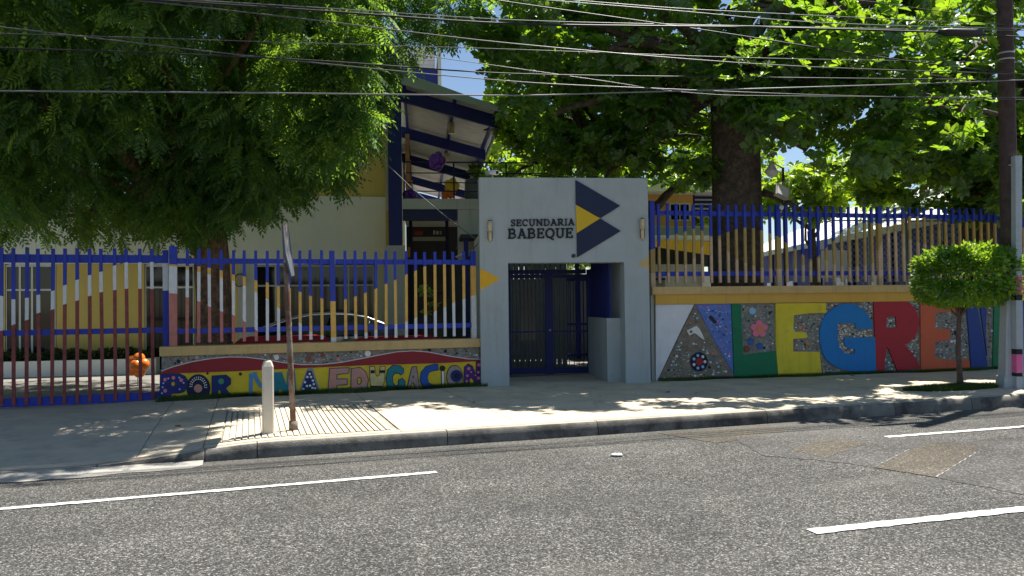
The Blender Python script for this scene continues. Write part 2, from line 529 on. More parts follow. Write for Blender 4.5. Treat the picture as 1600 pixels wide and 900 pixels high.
mat('m_sky', (0.08, 0.28, 0.55), .6, .15, 9)
mat('m_teal', (0.02, 0.22, 0.25), .6, .25, 9, col2=(.02, .1, .3), c2scale=9, c2amt=.8)
mat('m_pink', (0.60, 0.27, 0.20), .6, .15, 9, col2=(.36, .33, .30), c2scale=5, c2amt=.8)
mat('m_greypink', (0.36, 0.27, 0.25), .6, .2, 9)
mat('m_greyblue', (0.25, 0.26, 0.33), .6, .2, 9)
mat('m_cream', (0.66, 0.53, 0.22), .6, .15, 9)
mat('m_cobalt', (0.015, 0.10, 0.42), .6, .3, 9)
mat('m_violet', (0.07, 0.03, 0.17), .6, .2, 9)
mat('t_white', (0.75, 0.75, 0.72), .35, .1, 20)
mat('t_black', (0.012, 0.012, 0.016), .35, .1, 20)
mat('t_blue', (0.03, 0.12, 0.42), .35, .1, 20)
mat('t_lightblue', (0.28, 0.55, 0.72), .35, .1, 20)
mat('t_pink', (0.78, 0.20, 0.30), .4, .1, 20)
mat('t_green', (0.05, 0.26, 0.16), .35, .1, 20)
mat('t_orange', (0.75, 0.27, 0.05), .4, .1, 20)
mat('t_brown', (0.22, 0.06, 0.04), .4, .1, 20)
mat('t_grey', (0.42, 0.43, 0.42), .4, .1, 20)
mat('sign_navy', (0.014, 0.024, 0.065), .5, .04, 2)
mat('sign_yellow', (0.66, 0.44, 0.02), .5, .04, 2)
mat('sign_black', (0.008, 0.011, 0.022), .5, .03, 2)
mat('amber_paint', (0.78, 0.43, 0.02), .55, .04, 2)
mat('lamp_cream', (0.62, 0.50, 0.30), .4, .05, 4)
mat('lamp_dark', (0.05, 0.045, 0.04), .3, .1, 4)
mat('glass_dark', (0.008, 0.010, 0.012), .06, .0, 1, spec=.5)
mat('frame_white', (0.66, 0.66, 0.66), .5, .05, 4)
mat('frame_beige', (0.46, 0.45, 0.40), .5, .05, 4)
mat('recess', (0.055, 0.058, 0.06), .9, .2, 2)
mat('boards', (0.20, 0.22, 0.20), .7, .12, 4)
mat('roof_metal', (0.56, 0.525, 0.51), .6, .12, 3)
mat('fascia', (0.34, 0.40, 0.36), .6, .08, 2)
mat('timber', (0.40, 0.24, 0.12), .7, .2, 6)
mat('bark', (0.13, 0.10, 0.08), .95, .4, 6, 1.0, 22, col2=(.05, .042, .036), c2scale=9, c2amt=.8, c2lo=.42, c2hi=.6)
mat('bark_brown', (0.24, 0.15, 0.10), .95, .4, 6, 1.0, 22, col2=(.08, .055, .04), c2scale=9, c2amt=.8, c2lo=.45, c2hi=.62)
mat('bark_young', (0.13, 0.085, 0.075), .9, .3, 9, .6, 40)
mat('pole_wood', (0.075, 0.05, 0.046), .85, .3, 7, .5, 30)
mat('pole_concrete', (0.46, 0.50, 0.53), .85, .12, 3, .3, 60, col2=(.3, .32, .33), c2scale=3, c2amt=.5)
mat('bollard_paint', (0.68, 0.62, 0.50), .7, .06, 4, .15, 60, col2=(.45, .39, .3), c2scale=5, c2amt=.35)
mat('rust', (0.15, 0.075, 0.05), .85, .35, 9, .6, 60, col2=(.26, .23, .20), c2scale=5, c2amt=.85, c2lo=.44, c2hi=.58)
mat('zinc', (0.11, 0.125, 0.16), .6, .2, 8, col2=(.22, .11, .07), c2scale=6, c2amt=.7, c2lo=.58, c2hi=.7)
mat('cable_black', (0.012, 0.012, 0.013), .5, .1, 5)
mat('cable_grey', (0.10, 0.10, 0.11), .4, .1, 5)
mat('cable_pale', (0.18, 0.185, 0.20), .4, .1, 5)
mat('steel', (0.45, 0.46, 0.48), .4, .1, 5, metal=.6)
mat('sticker_pink', (0.80, 0.16, 0.38), .6, .1, 8)
mat('car_paint', (0.025, 0.03, 0.04), .22, .0, 1, spec=.6, coat=.8)
mat('tyre', (0.02, 0.02, 0.02), .9, .1, 5)
mat('chrome', (0.75, 0.76, 0.78), .18, .0, 1, metal=1.0)
mat('tail_red', (0.45, 0.01, 0.01), .2, .0, 1)
mat('red_paint', (0.36, 0.018, 0.028), .55, .1, 3)
mat('balloon_orange', (0.85, 0.20, 0.02), .3, .03, 2, spec=.5)
mat('balloon_purple', (0.13, 0.03, 0.33), .3, .03, 2, spec=.5)
mat('balloon_yellow', (0.85, 0.55, 0.02), .3, .03, 2, spec=.5)
mat('barrel_grey', (0.16, 0.17, 0.18), .4, .1, 3)
mat('litter_white', (0.8, 0.8, 0.78), .7, .05, 9)
mat('leaf_dry', (0.36, 0.14, 0.05), .8, .3, 30)
leaf_mat('neem', (0.018, 0.064, 0.028), (0.044, 0.115, 0.042), 0.38, (0.34, 0.62, 0.06), .02, .5)
leaf_mat('almond', (0.018, 0.068, 0.026), (0.055, 0.125, 0.034), 0.46, (0.34, 0.62, 0.028), .05, .35)
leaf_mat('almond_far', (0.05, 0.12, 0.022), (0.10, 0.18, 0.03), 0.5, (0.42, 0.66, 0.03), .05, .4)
leaf_mat('ficus', (0.04, 0.14, 0.02), (0.13, 0.28, 0.035), 0.42, (0.40, 0.66, 0.04), .06, .35)
leaf_mat('grass', (0.025, 0.06, 0.012), (0.06, 0.12, 0.02), 0.3, (0.14, 0.26, 0.03), .03, .5)
leaf_mat('hedge', (0.012, 0.03, 0.010), (0.025, 0.05, 0.014), 0.3, (0.08, 0.16, 0.02), .04, .4)

# ------------------------------------------------------------------ frames of the place
L = Fr(G(250, 632, 0.12), 18.0)                 # low wall with the left fence
P = Fr(G(883, 601, 0.20), 6.0)                  # entrance portal front
R = Fr(G(1024, 595, 0.20), 12.5)                # right mural wall
A = Fr(G(100, 585, 0.15), 12.0)                 # left school block
T = Fr(D(628, 320, 22.0), 6.5)                  # terrace block in the middle
SW = 0.20


def ramp_t(u):
    """0 in the driveway at the left, 1 on the raised pavement"""
    a, b = K.U(95, 0, 730), K.U(440, 0, 715)
    t = min(1, max(0, (u - a) / (b - a)))
    return t * t * (3 - 2 * t)


def side_z(u, v):
    t = ramp_t(u - 0.0 * v)
    lo = 0.03 + 0.10 * min(1, max(0, v / 4.0))
    w = min(1, max(0, v / 4.5))
    t2 = lerp(t, ramp_t(u + 1.2), w)
    return lerp(lo, SW, t2)


# ------------------------------------------------------------------ ground, road, pavement
g = MB()
g.add([(-500, -500, -.05), (500, -500, -.05), (500, 900, -.05), (-500, 900, -.05)], [(0, 1, 2, 3)])
struct(g.build('ground', 'earth'))
rd = MB()
q = [(-90, -16), (90, -16), (90, 0.02), (-90, 0.02)]
rd.add([K.pt(a, b, 0) for a, b in q], [(0, 1, 2, 3)])
road = struct(rd.build('road', 'asphalt'))


def sheet(name, pts_px, z, m, parent, jag=0.0):
    mb = MB()
    pts = [G(a, b, z) for a, b in pts_px]
    if jag:
        out = []
        for i, p in enumerate(pts):
            n = pts[(i + 1) % len(pts)]
            for k in range(10):
                p2 = p.lerp(n, k / 10)
                out.append(p2 + Vector((rnd.uniform(-jag, jag), rnd.uniform(-jag, jag), 0)))
        pts = out
    tri = tessellate_polygon([pts])
    fs = []
    for t in tri:
        a, b, c = (pts[i] for i in t)
        fs.append(tuple(t) if (b - a).cross(c - a).z > 0 else tuple(reversed(t)))
    mb.add(pts, fs)
    return mb.build(name, m, parent)


# lane markings: thin raised paint, worn edges
def marking(p0, p1, w, m='road_paint', wob=.011):
    a, b = G(*p0, 0), G(*p1, 0)
    d = (b - a).normalized()
    n = Vector((-d.y, d.x, 0))
    k = max(12, int((b - a).length / .05))
    vs, fs = [], []
    for i in range(k + 1):
        p = a.lerp(b, i / k)
        for s in (-1, 1):
            vs.append(p + n * s * (w / 2 + rnd.uniform(-wob, wob) * (1 if w > .05 else .4)) + Vector((0, 0, .009)))
    for i in range(k): fs.append((2 * i, 2 * i + 2, 2 * i + 3, 2 * i + 1))
    return MB().add(vs, fs).build('lane_marking', m, road)


l1a, l1b = G(0, 796, 0), G(680, 738, 0)
ext = l1a - (l1b - l1a) * .5
marking((-160, 810), (682, 738.5), .10)
marking((1385, 683.5), (1760, 655), .11)
marking((1268, 832), (1760, 779), .14)
# worn road repairs
sheet('road_patch', [(1120, 668), (1195, 712), (1290, 720), (1420, 738), (1560, 765), (1700, 790), (1700, 690), (1420, 684), (1330, 668)], .0045, 'asphalt_smooth', road, .03)
sheet('road_patch', [(1365, 730), (1462, 745), (1535, 698), (1455, 690)], .0065, 'asphalt_brown', road, .015)
sheet('road_patch', [(1235, 702), (1290, 716), (1360, 690), (1290, 684)], .0066, 'asphalt_brown', road, .02)
sheet('road_patch', [(1025, 676), (1120, 692), (1240, 672), (1190, 666)], .0048, 'asphalt_brown', road, .03)
for (x0, y0, x1, y1) in [(1367, 730, 1420, 703), (1463, 746, 1533, 703)]:
    marking((x0, y0), (x1, y1), .008, 'gutter', .02)

# kerb stones
kerb_u = [K.U(x, 0, y) for x, y in [(150, 735), (320, 722), (402, 716), (700, 695), (935, 680), (1200, 662), (1400, 648), (1520, 640)]]
kerb_u = [kerb_u[0] - 5 * k for k in range(5, 0, -1)] + kerb_u + [kerb_u[-1] + 4 * k for k in range(1, 6)]
kerb = None


def kerb_stone(u0, u1, parent):
    n = max(3, int((u1 - u0) / .25))
    mb = MB()
    vs, fs = [], []
    for i in range(n + 1):
        u = lerp(u0 + .006, u1 - .006, i / n)
        h = max(.028, side_z(u, 0.0) - .004)
        wob = .006 * math.sin(u * 2.3) + .004 * math.sin(u * 7.1)
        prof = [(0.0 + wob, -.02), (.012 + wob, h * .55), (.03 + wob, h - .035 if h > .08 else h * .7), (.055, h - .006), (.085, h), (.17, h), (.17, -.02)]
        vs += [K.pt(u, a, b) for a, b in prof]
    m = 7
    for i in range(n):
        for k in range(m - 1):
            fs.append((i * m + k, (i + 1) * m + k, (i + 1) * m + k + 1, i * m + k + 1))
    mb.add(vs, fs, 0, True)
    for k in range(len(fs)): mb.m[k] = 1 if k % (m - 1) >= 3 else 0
    mb.add(vs[:m], [tuple(reversed(range(m)))])
    mb.add(vs[-m:], [tuple(range(m))])
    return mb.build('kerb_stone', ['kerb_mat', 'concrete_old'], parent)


kb = MB()
kb.fbox(K, kerb_u[0], kerb_u[-1], .04, .19, -.05, .012)
kerb = struct(kb.build('kerb', 'concrete_old'))
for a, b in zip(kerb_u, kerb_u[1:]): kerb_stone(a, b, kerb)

# pale concrete gutter in front of the driveway
gu = MB()
n = 40
ua, ub = K.U(-400, 0, 735), K.U(318, 0, 722)
vs, fs = [], []
for i in range(n + 1):
    u = lerp(ua, ub, i / n)
    w = .42 + .05 * math.sin(u * 3.1) + .03 * math.sin(u * 9)
    if i == n: w = .2
    vs += [K.pt(u, -w, .006), K.pt(u, -.12, .022), K.pt(u, .02, .026)]
for i in range(n):
    for k in (0, 1): fs.append((i * 3 + k, (i + 1) * 3 + k, (i + 1) * 3 + k + 1, i * 3 + k + 1))
gu.add(vs, fs, 0, True)
struct(gu.build('gutter', 'gutter'))

# pavement slabs
sb = MB()
sb.fbox(K, -30, 40, .18, 7.4, -.04, .0)
sidewalk = struct(sb.build('sidewalk', 'groove'))


def slab(u0, u1, v0, v1, m='concrete', dz=0.0, parent=None, name='paving_slab', gap=.006):
    nu, nv = max(2, int((u1 - u0) / .3)), max(2, int((v1 - v0) / .3))
    vs, fs = [], []
    for i in range(nu + 1):
        for j in range(nv + 1):
            u, v = lerp(u0 + gap, u1 - gap, i / nu), lerp(v0 + gap, v1 - gap, j / nv)
            vs.append(K.pt(u, v, side_z(u, v) + dz))
    m_ = nv + 1
    for i in range(nu):
        for j in range(nv): fs.append((i * m_ + j, (i + 1) * m_ + j, (i + 1) * m_ + j + 1, i * m_ + j + 1))
    mb = MB().add(vs, fs, 0, True)
    ring = [i * m_ for i in range(nu + 1)] + [nu * m_ + j for j in range(1, nv + 1)] + [i * m_ + nv for i in range(nu - 1, -1, -1)] + [j for j in range(nv - 1, 0, -1)]
    top = [Vector(vs[i]) for i in ring]
    k = len(top)
    mb.add(top + [p - Vector((0, 0, .06 if dz == 0 else dz)) for p in top], [(a, a + k, (a + 1) % k + k, (a + 1) % k) for a in range(k)])
    return mb.build(name, m, parent or sidewalk)


V1 = .34                                        # a narrow edge strip runs along the kerb
us = [K.U(x, .3, y) for x, y in [(215, 713), (318, 694), (625, 672), (812, 660), (1012, 648), (1210, 634), (1395, 624), (1520, 615)]]
us = [us[0] - 3.2 * k for k in range(6, 0, -1)] + us + [us[-1] + 2.6 * k for k in range(1, 7)]
gi = 7                                          # the grooved ramp is slab 7
for i, (a, b) in enumerate(zip(us, us[1:])):
    slab(a, b, .17, V1)
    if i == gi:
        slab(a, b, 3.55, 7.0)
        slab(a, b, V1, 3.55, 'concrete_old', -.012)
        nr = 27
        for k in range(nr):
            x0, x1 = lerp(a + .22, b - .08, k / nr), lerp(a + .22, b - .08, (k + .74) / nr)
            slab(x0, x1, V1 + .05, 3.5, 'concrete', .003, name='rib', gap=0)
        slab(a, a + .2, V1 + .02, 3.52, 'concrete', .003, name='paving_slab')
    else:
        slab(a, b, V1, 7.0, 'concrete' if i > 5 else 'concrete_grey')
# courtyard behind the walls
yd = MB()
yd.add([K.pt(-60, 6.6, .125), K.pt(70, 6.6, .125), K.pt(70, 90, .125), K.pt(-60, 90, .125)], [(0, 1, 2, 3)])
struct(yd.build('courtyard', 'yard'))

# ------------------------------------------------------------------ picket fences
def picket(fr, uc, w, v, th, z0, z1, cuts, mats_idx, name, parent, mats):
    """cuts: list of (z_left, z_right) from the top down; mats_idx from the top down"""
    mb = MB()
    uc += rnd.uniform(-.005, .005); z1 += rnd.uniform(-.014, .010); ln_ = rnd.gauss(0, .0045)
    cuts = [(a + (e := rnd.uniform(-.012, .012)), b + e) for a, b in cuts]
    u0, u1 = uc - w / 2, uc + w / 2
    lv = [(z1, z1)] + [(min(z1, max(z0, a)), min(z1, max(z0, b))) for a, b in cuts] + [(z0, z0)]
    used = [(lv[i], lv[i + 1], mats_idx[i]) for i in range(len(lv) - 1) if lv[i][0] - lv[i + 1][0] > .004]
    for k, (t, b, mi) in enumerate(used):
        lb, lt = ln_ * (b[0] - z0), ln_ * (t[0] - z0)
        vs = [fr.pt(u0 + lb, v, b[0]), fr.pt(u1 + lb, v, b[1]), fr.pt(u1 + lb, v + th, b[1]), fr.pt(u0 + lb, v + th, b[0]),
              fr.pt(u0 + lt, v, t[0]), fr.pt(u1 + lt, v, t[1]), fr.pt(u1 + lt, v + th, t[1]), fr.pt(u0 + lt, v + th, t[0])]
        fs = [(0, 1, 5, 4), (1, 2, 6, 5), (2, 3, 7, 6), (3, 0, 4, 7)]
        if k == 0: fs.append((4, 5, 6, 7))
        if k == len(used) - 1: fs.append((3, 2, 1, 0))
        mb.add(vs, fs, mi)
    return mb.build(name, mats, parent)


PM = ['blue', 'picket_ochre', 'picket_white', 'picket_pink', 'picket_maroon', 'picket_tan', 'picket_olive']


def zcut(fr, tab, px, hw, v):
    return tuple(fr.Z(px + s * hw, interp(tab, px + s * hw), v) for s in (-1, 1))


# left fence on the low wall
uL0, uL1 = L.U(249.5), L.U(756)
ZCAP_L = L.Z(500, 535.5)
lf = thing('picket_fence', L.pt(L.U(500), .16, ZCAP_L), 'blue, ochre, white and pink picket fence standing on the low lettered wall', 'fence')
VP = .12
b_tab = [(271, 412), (292, 415.5), (310, 417), (328, 418.5), (346, 423), (364, 428), (382, 432), (400, 437), (417, 442), (435, 446), (469, 455.5), (486, 461.5), (503, 467), (521, 471.5), (540, 468), (556, 463), (572, 458), (587, 451), (603, 444), (619, 438), (634, 430), (650, 423), (665, 416), (680, 413), (710, 413), (741, 416)]
o_tab = [(271, 416), (292, 420.5), (310, 425), (328, 428), (346, 434), (364, 438.5), (382, 447), (400, 457), (417, 467), (435, 480), (469, 505), (486, 518), (503, 524), (521, 528), (540, 526), (556, 523), (572, 519), (587, 515), (603, 511), (619, 507), (634, 502), (650, 497), (665, 493), (680, 487), (695, 481), (710, 473), (725, 468), (741, 461)]
w_tab = [(271, 458), (292, 463.5), (310, 470), (328, 480), (346, 486.5), (364, 493), (382, 502), (400, 516), (417, 533), (430, 570), (760, 590)]
ztop = L.Z(500, 391.5, VP)
zbot = L.Z(500, 530.5, VP)
for px in [292, 310, 328, 346, 364.5, 382, 400, 417.5, 435, 452, 469, 486, 503, 540, 556, 572, 587.5, 603.7, 619, 634.7, 650, 665.5, 680.4, 695.6, 710, 725.5]:
    picket(L, L.U(px, VP), .056, VP, .03, zbot, ztop, [zcut(L, b_tab, px, 2, VP), zcut(L, o_tab, px, 2, VP), zcut(L, w_tab, px, 2, VP)], [0, 1, 2, 3], 'picket', lf, PM)
for px, w, top in [(271, .135, 384), (521, .098, 391), (741, .10, 393)]:
    picket(L, L.U(px, VP), w, VP - .01, .10, ZCAP_L, L.Z(px, top, VP), [zcut(L, b_tab, px, 4, VP), zcut(L, o_tab, px, 4, VP), zcut(L, w_tab, px, 4, VP)], [0, 1, 2, 3], 'post', lf, PM)
for y, h in [(408.5, .10), (513, .095)]:
    z = L.Z(500, y, VP)
    for a, b in [(271, 521), (521, 741)]:
        MB().fbox(L, L.U(a, VP) + .05, L.U(b, VP) - .05, VP + .032, VP + .07, z - h / 2, z + h / 2).build('rail', 'blue', lf)

# sliding gate at the left
gt = thing('sliding_gate', K.pt(*K.uv(L.pt(L.U(120), .02, 0)), .11), 'tall blue framed sliding gate with maroon bars, beside the lettered low wall', 'gate')
VG = .30
gb = [(-140, 440), (-100, 430), (-60, 438), (-20, 455), (1, 463), (21, 467), (42, 466), (62, 461), (83, 454), (103, 445), (123, 436), (142, 429), (163, 423), (182, 414), (201, 410), (239, 409)]
gw = [(-140, 480), (-100, 478), (-60, 490), (-20, 508), (1, 517), (21, 507), (42, 499), (62, 489), (83, 482), (103, 475), (123, 468), (142, 462), (163, 456), (182, 453), (201, 450), (239, 452)]
gz0, gz1 = L.Z(120, 632, VG), L.Z(120, 388, VG)
gpx = [21.5 + 19.75 * k for k in range(-9, 12)]
for px in gpx:
    picket(L, L.U(px, VG), .058, VG, .03, gz0 + .03, gz1, [zcut(L, gb, px, 2, VG), zcut(L, gw, px, 2, VG)], [0, 2, 4], 'bar', gt, PM)
picket(L, L.U(259.5, VG), .10, VG - .005, .06, gz0 - .02, L.Z(259, 390, VG), [(L.Z(259, 411, VG),) * 2, (L.Z(259, 454, VG),) * 2], [0, 2, 0], 'end_post', gt, PM)
ge = L.U(gpx[0] - 10, VG)
for y, h in [(404, .15), (518.5, .10), (625, .16)]:
    z = L.Z(120, y, VG)
    MB().fbox(L, ge, L.U(255, VG), VG + .032, VG + .08, z - h / 2, z + h / 2).build('rail', 'blue', gt)
for px in (-60, 163):
    MB().tube([L.pt(L.U(px, VG), VG + .02, gz0 - .09), L.pt(L.U(px, VG), VG + .09, gz0 - .09)], .045, 12).build('wheel', 'steel', gt)

# ------------------------------------------------------------------ low lettered wall (left)
def pl(fr, pts, v=0.0): return [fr.hit(a, b, v) for a, b in pts]


def offset_poly(pts, d):
    n = len(pts)
    ar = sum(pts[i][0] * pts[(i + 1) % n][1] - pts[(i + 1) % n][0] * pts[i][1] for i in range(n))
    s = 1 if ar > 0 else -1
    out = []
    for i in range(n):
        p0, p, p1 = Vector(pts[i - 1]), Vector(pts[i]), Vector(pts[(i + 1) % n])
        e0, e1 = (p - p0).normalized(), (p1 - p).normalized()
        nn = Vector((e0.y + e1.y, -(e0.x + e1.x)))
        if nn.length < 1e-4: nn = Vector((e0.y, -e0.x))
        nn.normalize()
        k = max(.45, nn.dot(Vector((e0.y, -e0.x))))
        q = p + nn * (s * d / k)
        out.append((q.x, q.y))
    return out


def ell(cx, cy, rx, ry, n=20): return [(cx + rx * math.cos(2 * math.pi * i / n), cy + ry * math.sin(2 * math.pi * i / n)) for i in range(n)]


lw = thing('low_wall', L.pt(L.U(500), .2, .12), 'low wall with tan cap, red wave and painted letters on yellow, below picket fence', 'wall')
zl = ZCAP_L - .17
MB().fbox(L, uL0 + .03, uL1 - .10, 0, .34, .02, zl).build('wall_body', 'mortar', lw)
MB().fbox(L, uL0, uL1, -.07, .40, zl, ZCAP_L).build('cap', 'cap_tan', lw)
MB().fbox(L, uL1 - .097, uL1 - .02, .06, .30, .02, zl - .004).build('end_pilaster', 'recess', lw)
red_top = [(252, 580), (270, 573), (300, 565), (330, 560), (358, 557.5), (385, 558), (410, 561), (440, 566), (470, 569.5), (500, 569.5), (530, 566.5), (560, 561), (590, 555), (620, 549.5), (645, 548), (670, 550), (700, 556), (730, 560.5), (751, 561.5)]
red_bot = [(252, 584), (368, 580), (461, 575.5), (570, 570.6), (682, 567.5), (751, 564)]
wave = MB().fpoly(L, pl(L, red_top + red_bot[::-1]), v1=-.022)
wave.build('wave_band', 'mural_red', lw)
MB().tube([L.pt(*((lambda h: (h[0], -.022, h[1]))(L.hit(a, b)))) for a, b in red_top], .010, 6).build('wave_edging', 't_white', lw)
MB().fpoly(L, pl(L, red_bot + [(751, 612), (252, 645)]), v1=-.008).build('yellow_ground', 'mural_yellow', lw)


def Z1(l): return [(240 + x / 8.18, 540 + y / 8.18) for x, y in l]
def Z2(l): return [(400 + x / 8.18, 540 + y / 8.18) for x, y in l]
def Z3(l): return [(570 + x / 8.0, 530 + y / 8.0) for x, y in l]


def letter(fr, parent, name, poly, m, holes=(), outline=None, ow=1.1, v=-.02, label=None, base=-.008):
    o = None
    if outline:
        o = MB().fpoly(fr, pl(fr, offset_poly(poly, ow)), [pl(fr, offset_poly(h, -ow * .9)) for h in holes], base, v).build(name, outline, parent)
        i = MB().fpoly(fr, pl(fr, poly), [pl(fr, h) for h in holes], v, v - .006).build('letter_face', m, o)
    else:
        o = MB().fpoly(fr, pl(fr, poly), [pl(fr, h) for h in holes], base, v).build(name, m, parent)
    if label: o['label'] = label
    return o


def dots(fr, parent, name, lst, m, v, r=None):
    for d in lst:
        x, y, rr = d if len(d) == 3 else (*d, r)
        MB().fpoly(fr, pl(fr, ell(x, y, rr, rr, 10)), (), v, v - .006).build(name, m, parent)


o = letter(L, lw, 'letter_p', Z1([(85, 365), (330, 360), (400, 390), (435, 440), (430, 530), (390, 590), (330, 605), (230, 610), (205, 715), (80, 722)]), 'm_purple', [Z1(ell(250, 488, 30, 34, 12))], 'm_dark', .6, label='purple letter P with pink spots')
dots(L, o, 'spot', [(*Z1([(x, y)])[0], 2.9) for x, y in [(148, 433), (255, 410), (355, 440), (150, 575)]], 't_pink', -.026)
dots(L, o, 'spot', [(*Z1([(x, y)])[0], 1.5) for x, y in [(190, 418), (330, 408), (385, 475), (128, 478), (117, 530), (110, 607), (335, 555)]], 't_lightblue', -.026)
o = letter(L, lw, 'letter_o', Z1(ell(572, 540, 150, 172, 26)), 'm_dark', (), 'm_dark', .4, label='dark letter O with white dots around a brown disc')
dots(L, o, 'spot', [(*Z1([(570, 545)])[0], 6.6)], 'm_pink', -.026)
dots(L, o, 'dot', [(*Z1([(572 + 110 * r_ * math.cos(a), 520 - 125 * r_ * math.sin(a))])[0], .95) for r_ in (.75, .95) for a in [k * .27 - .1 for k in range(13)]], 't_white', -.026)
o = letter(L, lw, 'letter_r', Z1([(745, 385), (930, 375), (985, 420), (985, 490), (920, 545), (1035, 690), (890, 692), (850, 560), (825, 570), (812, 695), (745, 695)]), 'm_navyblue', (), 'm_dark', .5, label='navy letter R with a green disc')
dots(L, o, 'spot', [(*Z1([(865, 455)])[0], 4.6)], 't_green', -.026)
dots(L, lw, 'dot', [(*Z1([(1110, 362)])[0], 2.6), (*Z1([(690, 355)])[0], 2.0)], 't_black', -.008)
letter(L, lw, 'letter_u', [(389.5, 621), (390, 584), (400, 581.5), (403.5, 592), (408, 599.5), (412, 599), (414, 583), (419, 581), (418, 600), (412, 605.5), (405, 604), (400, 597), (396.5, 588), (394.5, 590), (394, 621)], 'm_sky', (), 'm_greyblue', .6, label='thin light blue letter U')
letter(L, lw, 'letter_n', Z2([(205, 345), (330, 340), (390, 515), (400, 330), (490, 300), (515, 610), (440, 625), (300, 545), (262, 642), (205, 645)]), 'm_teal', (), 'm_greyblue', .6, label='teal letter N behind the rusty post')
MB().fpoly(L, pl(L, Z2([(540, 622), (655, 290), (725, 290), (830, 612)])), (), -.008, -.014).build('letter_halo', 'm_greyblue', lw)
o = letter(L, lw, 'letter_a', Z2([(570, 618), (660, 325), (705, 325), (802, 614), (748, 615), (718, 562), (655, 562), (628, 617)]), 'm_navyblue', (), 'm_dark', .4, label='navy letter A with white flowers')
dots(L, o, 'flower', [(*Z2([(x, y)])[0], 1.9) for x, y in [(685, 360), (655, 400), (702, 400), (625, 465), (725, 445), (738, 490), (650, 515), (690, 510), (720, 540), (755, 545), (605, 555), (600, 605), (757, 600)]], 't_white', -.026)
letter(L, lw, 'letter_e', Z2([(925, 603), (945, 295), (1185, 287), (1180, 345), (1030, 365), (1025, 428), (1160, 430), (1157, 492), (1025, 502), (1020, 553), (1180, 553), (1183, 598)]), 'm_pink', (), 'm_purple', 1.2, label='pink letter E outlined in purple')
letter(L, lw, 'letter_d', Z2([(1215, 586), (1220, 296), (1330, 282), (1395, 335), (1432, 430), (1415, 525), (1368, 584)]), 'm_pink', [Z2([(1290, 492), (1295, 405), (1340, 400), (1355, 450), (1330, 498)])], 'm_purple', 1.2, label='pink letter D outlined in purple')
o = letter(L, lw, 'letter_u', Z3([(62, 345), (118, 345), (135, 455), (160, 468), (185, 445), (192, 345), (250, 342), (240, 520), (215, 615), (150, 645), (85, 620), (68, 540)]), 'm_cream', (), 'm_dark', .9, label='cream letter U with black bands')
for a, b in [((70, 385), (122, 425)), ((188, 385), (246, 420)), ((72, 580), (225, 605))]:
    MB().fpoly(L, pl(L, Z3([a, (b[0], a[1]), b, (a[0], b[1])])), (), -.026, -.031).build('band', 'm_dark', o)
letter(L, lw, 'letter_c', Z3([(480, 370), (440, 335), (350, 328), (290, 382), (268, 480), (282, 588), (342, 646), (440, 646), (496, 600), (498, 530), (465, 492), (425, 510), (420, 578), (380, 588), (345, 540), (340, 470), (370, 420), (420, 420), (450, 440), (478, 412)]), 'm_teal', (), 'm_dark', 1.0, label='teal letter C')
letter(L, lw, 'letter_a', Z3([(524, 632), (590, 348), (642, 344), (678, 626), (628, 630), (612, 540), (580, 540), (556, 632)]), 'm_greypink', [Z3(ell(600, 468, 14, 20, 8))], 'm_dark', 1.0, label='grey pink letter A')
letter(L, lw, 'letter_c', Z3([(908, 318), (870, 314), (762, 344), (703, 420), (693, 520), (722, 588), (800, 616), (928, 606), (932, 578), (840, 572), (788, 540), (773, 470), (798, 410), (850, 388), (908, 383)]), 'm_cobalt', (), 'm_dark', 1.0, label='cobalt blue letter C')
o = letter(L, lw, 'letter_i', Z3([(958, 400), (985, 400), (992, 606), (964, 608)]), 't_white', (), 'm_dark', 1.0, label='white letter I with a black round head')
dots(L, o, 'dot', [(*Z3([(966, 362)])[0], 4.7)], 't_black', -.02)
o = letter(L, lw, 'letter_o', Z3(ell(1120, 470, 96, 142, 26)), 'm_greypink', (), 'm_dark', 1.0, label='brown letter O with a dark blue disc')
MB().fpoly(L, pl(L, Z3(ell(1140, 458, 74, 76, 20))), (), -.026, -.032).build('disc', 'm_navyblue', o)
MB().fpoly(L, pl(L, Z3(ell(1145, 458, 40, 42, 16))), (), -.032, -.036).build('disc', 'm_dark', o)
o = letter(L, lw, 'letter_n', Z3([(1235, 595), (1243, 350), (1290, 310), (1338, 335), (1388, 445), (1392, 285), (1450, 275), (1452, 588), (1402, 590), (1335, 470), (1302, 500), (1298, 600)]), 'm_violet', (), 'm_dark', .8, label='violet letter N with pink spots')
dots(L, o, 'spot', [(*Z3([(x, y)])[0], r_) for x, y, r_ in [(1422, 320, 2.7), (1415, 412, 2.2), (1418, 485, 2.6), (1420, 560, 2.4), (1295, 365, 2.6), (1278, 455, 2), (1270, 525, 1.9), (1270, 575, 2.5), (1325, 410, 1.5), (1378, 448, 1.4)]], 't_pink', -.026)

BITS = ['t_white', 't_black', 't_blue', 't_lightblue', 't_grey', 't_brown', 't_green', 't_orange', 't_pink']


def inside(pt, poly):
    x, y = pt
    c = False
    for i in range(len(poly)):
        (x0, y0), (x1, y1) = poly[i - 1], poly[i]
        if (y0 > y) != (y1 > y) and x < (x1 - x0) * (y - y0) / (y1 - y0) + x0: c = not c
    return c


